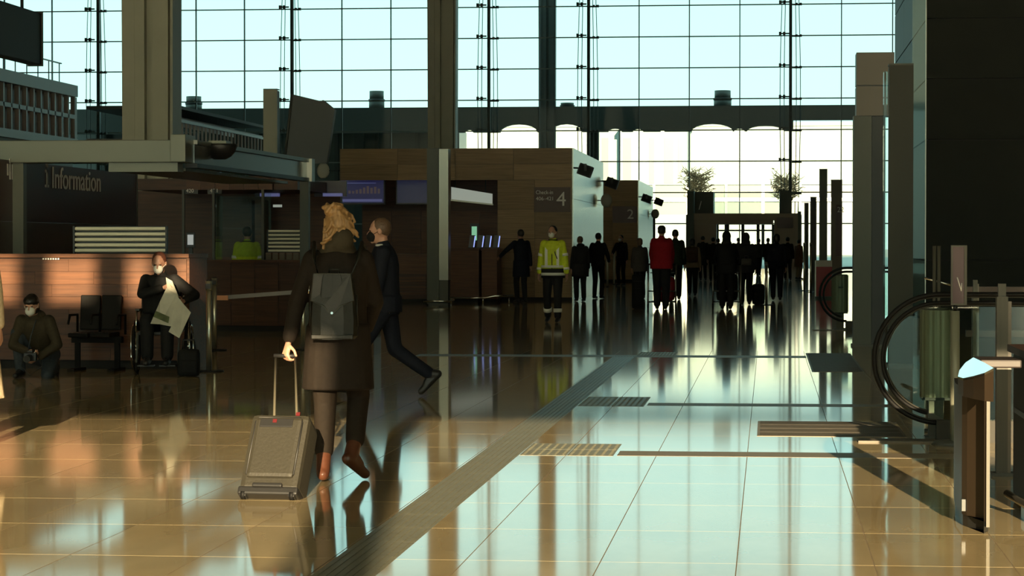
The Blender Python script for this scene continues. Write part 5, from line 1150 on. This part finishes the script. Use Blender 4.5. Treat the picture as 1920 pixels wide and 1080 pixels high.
# ---- worker behind the service desk
wk_ = AT(459, 480, 41.6)
person('worker in a yellow safety jacket standing behind the dark service desk', wk_.x + .04, 41.6, .1, 1.76, hivis=True, legs=C_DARK, vox=.015, hair=('short', HAIRD), bulk=1.05)
# ---- man in yellow safety jacket walking towards us
hg = G(1037, 604)
hm, hj = person('man in a bright yellow safety jacket and white mask walking this way', hg.x, hg.y, PI - .05, 1.80, feet=((-.10, .10, .08, 0, 0), (.11, -.12, .10, .12, 0)), hands=((-.27, .05, .80), (.27, -.02, .80)), hivis=True, legs=C_DARK, shoes=BLACKP, mask=MASKW, hair=('short', HAIRD), vox=.012, bvox=.009, bulk=1.08, head=(-.18, 0))
tube('radio_cord', [(-.03, .13, 1.42), (-.06, .165, 1.28), (-.10, .17, 1.18)], .008, BLACKP, hm, 6)
# ---- people before and beyond the islands
def at_ground(px, py): g = G(px, py); return g.x, g.y
x_, y_ = at_ground(978, 568); person('man in a long dark coat leaning a hand on the check-in desk', x_, y_ - .1, .5, 1.82, hands=((-.46, .20, 1.10), (.26, .0, .80)), top=C_NAVY, hem=.62, flare=1.1, legs=C_DARK, hair=('short', HAIRD), vox=.014, skin=SKIND)
x_, y_ = at_ground(1088, 565); person('person in a dark coat with a hood waiting right of the safety jacket man', x_, y_, .3, 1.66, top=C_DARK, hem=.66, flare=1.1, hood=(C_DARK, False), hair=('short', HAIRG), vox=.016, bulk=1.12)
x_, y_ = at_ground(1121, 560); person('tall person in black half hidden behind the hooded dark coat', x_, y_, -.3, 1.76, top=C_BLACK, hands=((-.22, .12, .95), (.24, .2, .98)), vox=.016)
x_, y_ = at_ground(1165, 536); person('person in black standing by the slim steel posts near island two', x_, y_, PI - .4, 1.78, top=C_BLACK, hands=((-.26, .1, .85), (.2, .28, 1.1)), vox=.016, mask=MASKW)
x_, y_ = at_ground(1200, 560); person('short person in a grey jacket left of the red jacket man', x_, y_, .4, 1.62, top=C_GREY, hem=.78, hair=('full', HAIRG), vox=.016, bulk=1.1)
x_, y_ = at_ground(1240, 580); rx_, ry_ = x_, y_; person('man in a red jacket and dark cap pushing a luggage trolley', x_, y_, 0, 1.88, lean=.16, hands=((-.20, .34, .96), (.20, .34, .96)), palm=((0, .3, -1), (0, .3, -1), (1, 0, 0), (-1, 0, 0)), feet=WALK(.04), top=C_RED, hem=.84, legs=C_DARK, cap=C_DARK, hair=('short', HAIRD), vox=.013, bulk=1.27, mask=MASKW)
x_, y_ = at_ground(1266, 562); person('person in a dark green jacket right behind the red jacket man', x_, y_, 0, 1.84, feet=WALK(-.1), top=cloth('dark_green_cloth', (0.014, 0.024, 0.015)), hair=('short', HAIRD), vox=.016, bulk=1.08)
x_, y_ = at_ground(1298, 555); bgx, bgy = x_, y_; person('woman in a beige jacket with a brown backpack walking to the exit', x_, y_, 0, 1.62, feet=WALK(.14), top=C_BEIGE, hem=.86, legs=C_BLACK, hair=('full', HAIRD), vox=.014, bulk=1.08)
x_, y_ = at_ground(1362, 580); tx_, ty_ = x_, y_; person('hooded man in black pushing a loaded trolley to the exit', x_, y_, 0, 1.74, lean=.12, hands=((-.20, .37, 1.03), (.20, .37, 1.03)), palm=((0, .3, -1), (0, .3, -1), (1, 0, 0), (-1, 0, 0)), feet=WALK(.05), top=C_BLACK, hem=.80, bulk=1.22, hood=(C_BLACK, True), vox=.014)
x_, y_ = at_ground(1398, 572); person('person in black with a grey bag walking right of the hooded man', x_, y_, 0, 1.72, feet=WALK(-.14), top=C_DARK, hem=.78, bulk=1.15, hood=(C_DARK, True), vox=.016); gbx, gby = x_, y_
x_, y_ = at_ground(1456, 564); person('man in dark navy clothes walking alone towards the exit', x_, y_, 0, 1.72, feet=WALK(.2), top=C_NAVY, hem=.84, legs=C_NAVY, hair=('full', HAIRD), vox=.014, bulk=1.1)
x_, y_ = at_ground(1477, 526); person('person in black beside the tan coated one near the pylons', x_, y_, .2, 1.74, top=C_BLACK, vox=.018)
x_, y_ = at_ground(1497, 524); person('person in a tan coat standing near the thin dark pylons', x_, y_, -.8, 1.64, top=C_BROWN, hem=.55, flare=1.15, legs=C_BEIGE, vox=.018)
x_, y_ = at_ground(1337, 528); person('person in black walking behind the beige jacket woman', x_, y_, 0, 1.72, top=C_BLACK, feet=WALK(.12), vox=.018, bulk=1.1)
x_, y_ = at_ground(1318, 526); person('person in a dark coat at the left side of the exit portal', x_, y_, .3, 1.78, top=C_DARK, hem=.6, vox=.018)
for k, (px, py, hh_, m_, lb) in enumerate(((1346, 524, 1.70, C_DARK, 'small figure in charcoal walking ahead of the hooded man'), (1384, 516, 1.76, C_BLACK, 'small figure in black in the middle of the exit doors'), (1404, 514, 1.64, C_DARK, 'smaller figure just beside the middle of the exit doors'), (1422, 517, 1.72, C_GREY, 'small figure in grey at the right exit door'), (1440, 518, 1.74, C_BLACK, 'small dark figure by the right jamb of the exit portal'))):
    x_, y_ = at_ground(px, py); person(lb, x_, y_, random.uniform(-.4, .4), hh_, top=m_, vox=.02, feet=WALK(.1 if k % 2 else -.1), bulk=1.1)
# ---- their luggage
def trolley(x, y, label):
    t = thing('luggage_trolley', (x, y, 0), label, 'luggage trolley', 0, 'luggage trolleys')
    for q in (-1, 1):
        tube('upright', [(q * .31, -.38, .08), (q * .31, -.30, .55), (q * .31, -.24, 1.0)], .02, STEEL, t, 8); tube('base_rail', [(q * .31, -.38, .16), (q * .22, .55, .14)], .018, STEEL, t, 8)
        cyl('wheel', (q * .31 - .02, -.34, .07), (q * .31 + .02, -.34, .07), .07, RUBBER, t)
    cyl('wheel', (-.02, .52, .06), (.02, .52, .06), .06, RUBBER, t); tube('push_bar', [(-.31, -.24, 1.0), (.31, -.24, 1.0)], .022, BLACKP, t, 8); box('tray', (-.26, -.34, .15), (.26, .5, .17), STEELD, t); box('basket', (-.27, -.28, .80), (.27, -.08, .82), STEELD, t); tube('cross_bar', [(-.31, -.345, .4), (.31, -.345, .4)], .014, STEEL, t, 8)
    return t
trolley(rx_, ry_ + .62, 'steel luggage trolley with red bag pushed by the red jacket man'); trolley(tx_, ty_ + .68, 'steel luggage trolley pushed by the hooded man in black')
def softbag(name, x, y, z, w_, d_, h_, m, label, rz=0.0):
    t = thing(name, (x, y, z), label, 'bag' if 'bag' in name else 'suitcase', rz, 'travellers luggage')
    bm = bmesh.new(); bm_box(bm, (-w_ / 2, -d_ / 2, 0), (w_ / 2, d_ / 2, h_), min(w_, d_, h_) * .25); ob('body', finish(bm, 'body'), m, t, smooth=True)
    tube('handle', [(-w_ * .2, 0, h_ - .01), (-w_ * .16, 0, h_ + .06), (w_ * .16, 0, h_ + .06), (w_ * .2, 0, h_ - .01)], .012, BLACKP, t, 8); box('pocket', (-w_ * .35, -d_ / 2 - .015, h_ * .15), (w_ * .35, -d_ / 2 + .02, h_ * .6), m, t, .02)
    tube('zip', [(-w_ / 2 * .9, -d_ / 2 - .002, h_ * .8), (w_ / 2 * .9, -d_ / 2 - .002, h_ * .8)], .005, BLACKP, t, 6)
    return t
softbag('travel_bag', rx_ + .04, ry_ + .86, .17, .46, .40, .56, REDP, 'red travel bag riding on the trolley of the red jacket man'); softbag('travel_bag', rx_ - .54, ry_ + .3, 0, .26, .3, .78, C_BLACK, 'tall black bag standing left of the red jacket man')
softbag('suitcase', tx_ + .0, ty_ + .86, .17, .48, .36, .62, C_BLACK, 'black suitcase on the trolley of the hooded man'); softbag('travel_bag', gbx + .02, gby - .22, .95, .24, .14, .16, C_GREY, 'grey bag carried on the back of the person in black')
softbag('travel_bag', gbx + .30, gby + .5, 0, .3, .3, .5, C_BLACK, 'black bag on the floor right of the trolley pusher')
bkk = softbag('backpack_bag', bgx, bgy - .21, .95, .32, .16, .42, cloth('brown_pack', (0.05, 0.028, 0.018)), 'brown backpack worn by the woman in the beige jacket')
x_, y_ = at_ground(962, 556); softbag('suitcase', x_, y_ - .9, 0.0, .16, .24, .55, WHITE, 'pale suitcase standing beside the man in the long dark coat')
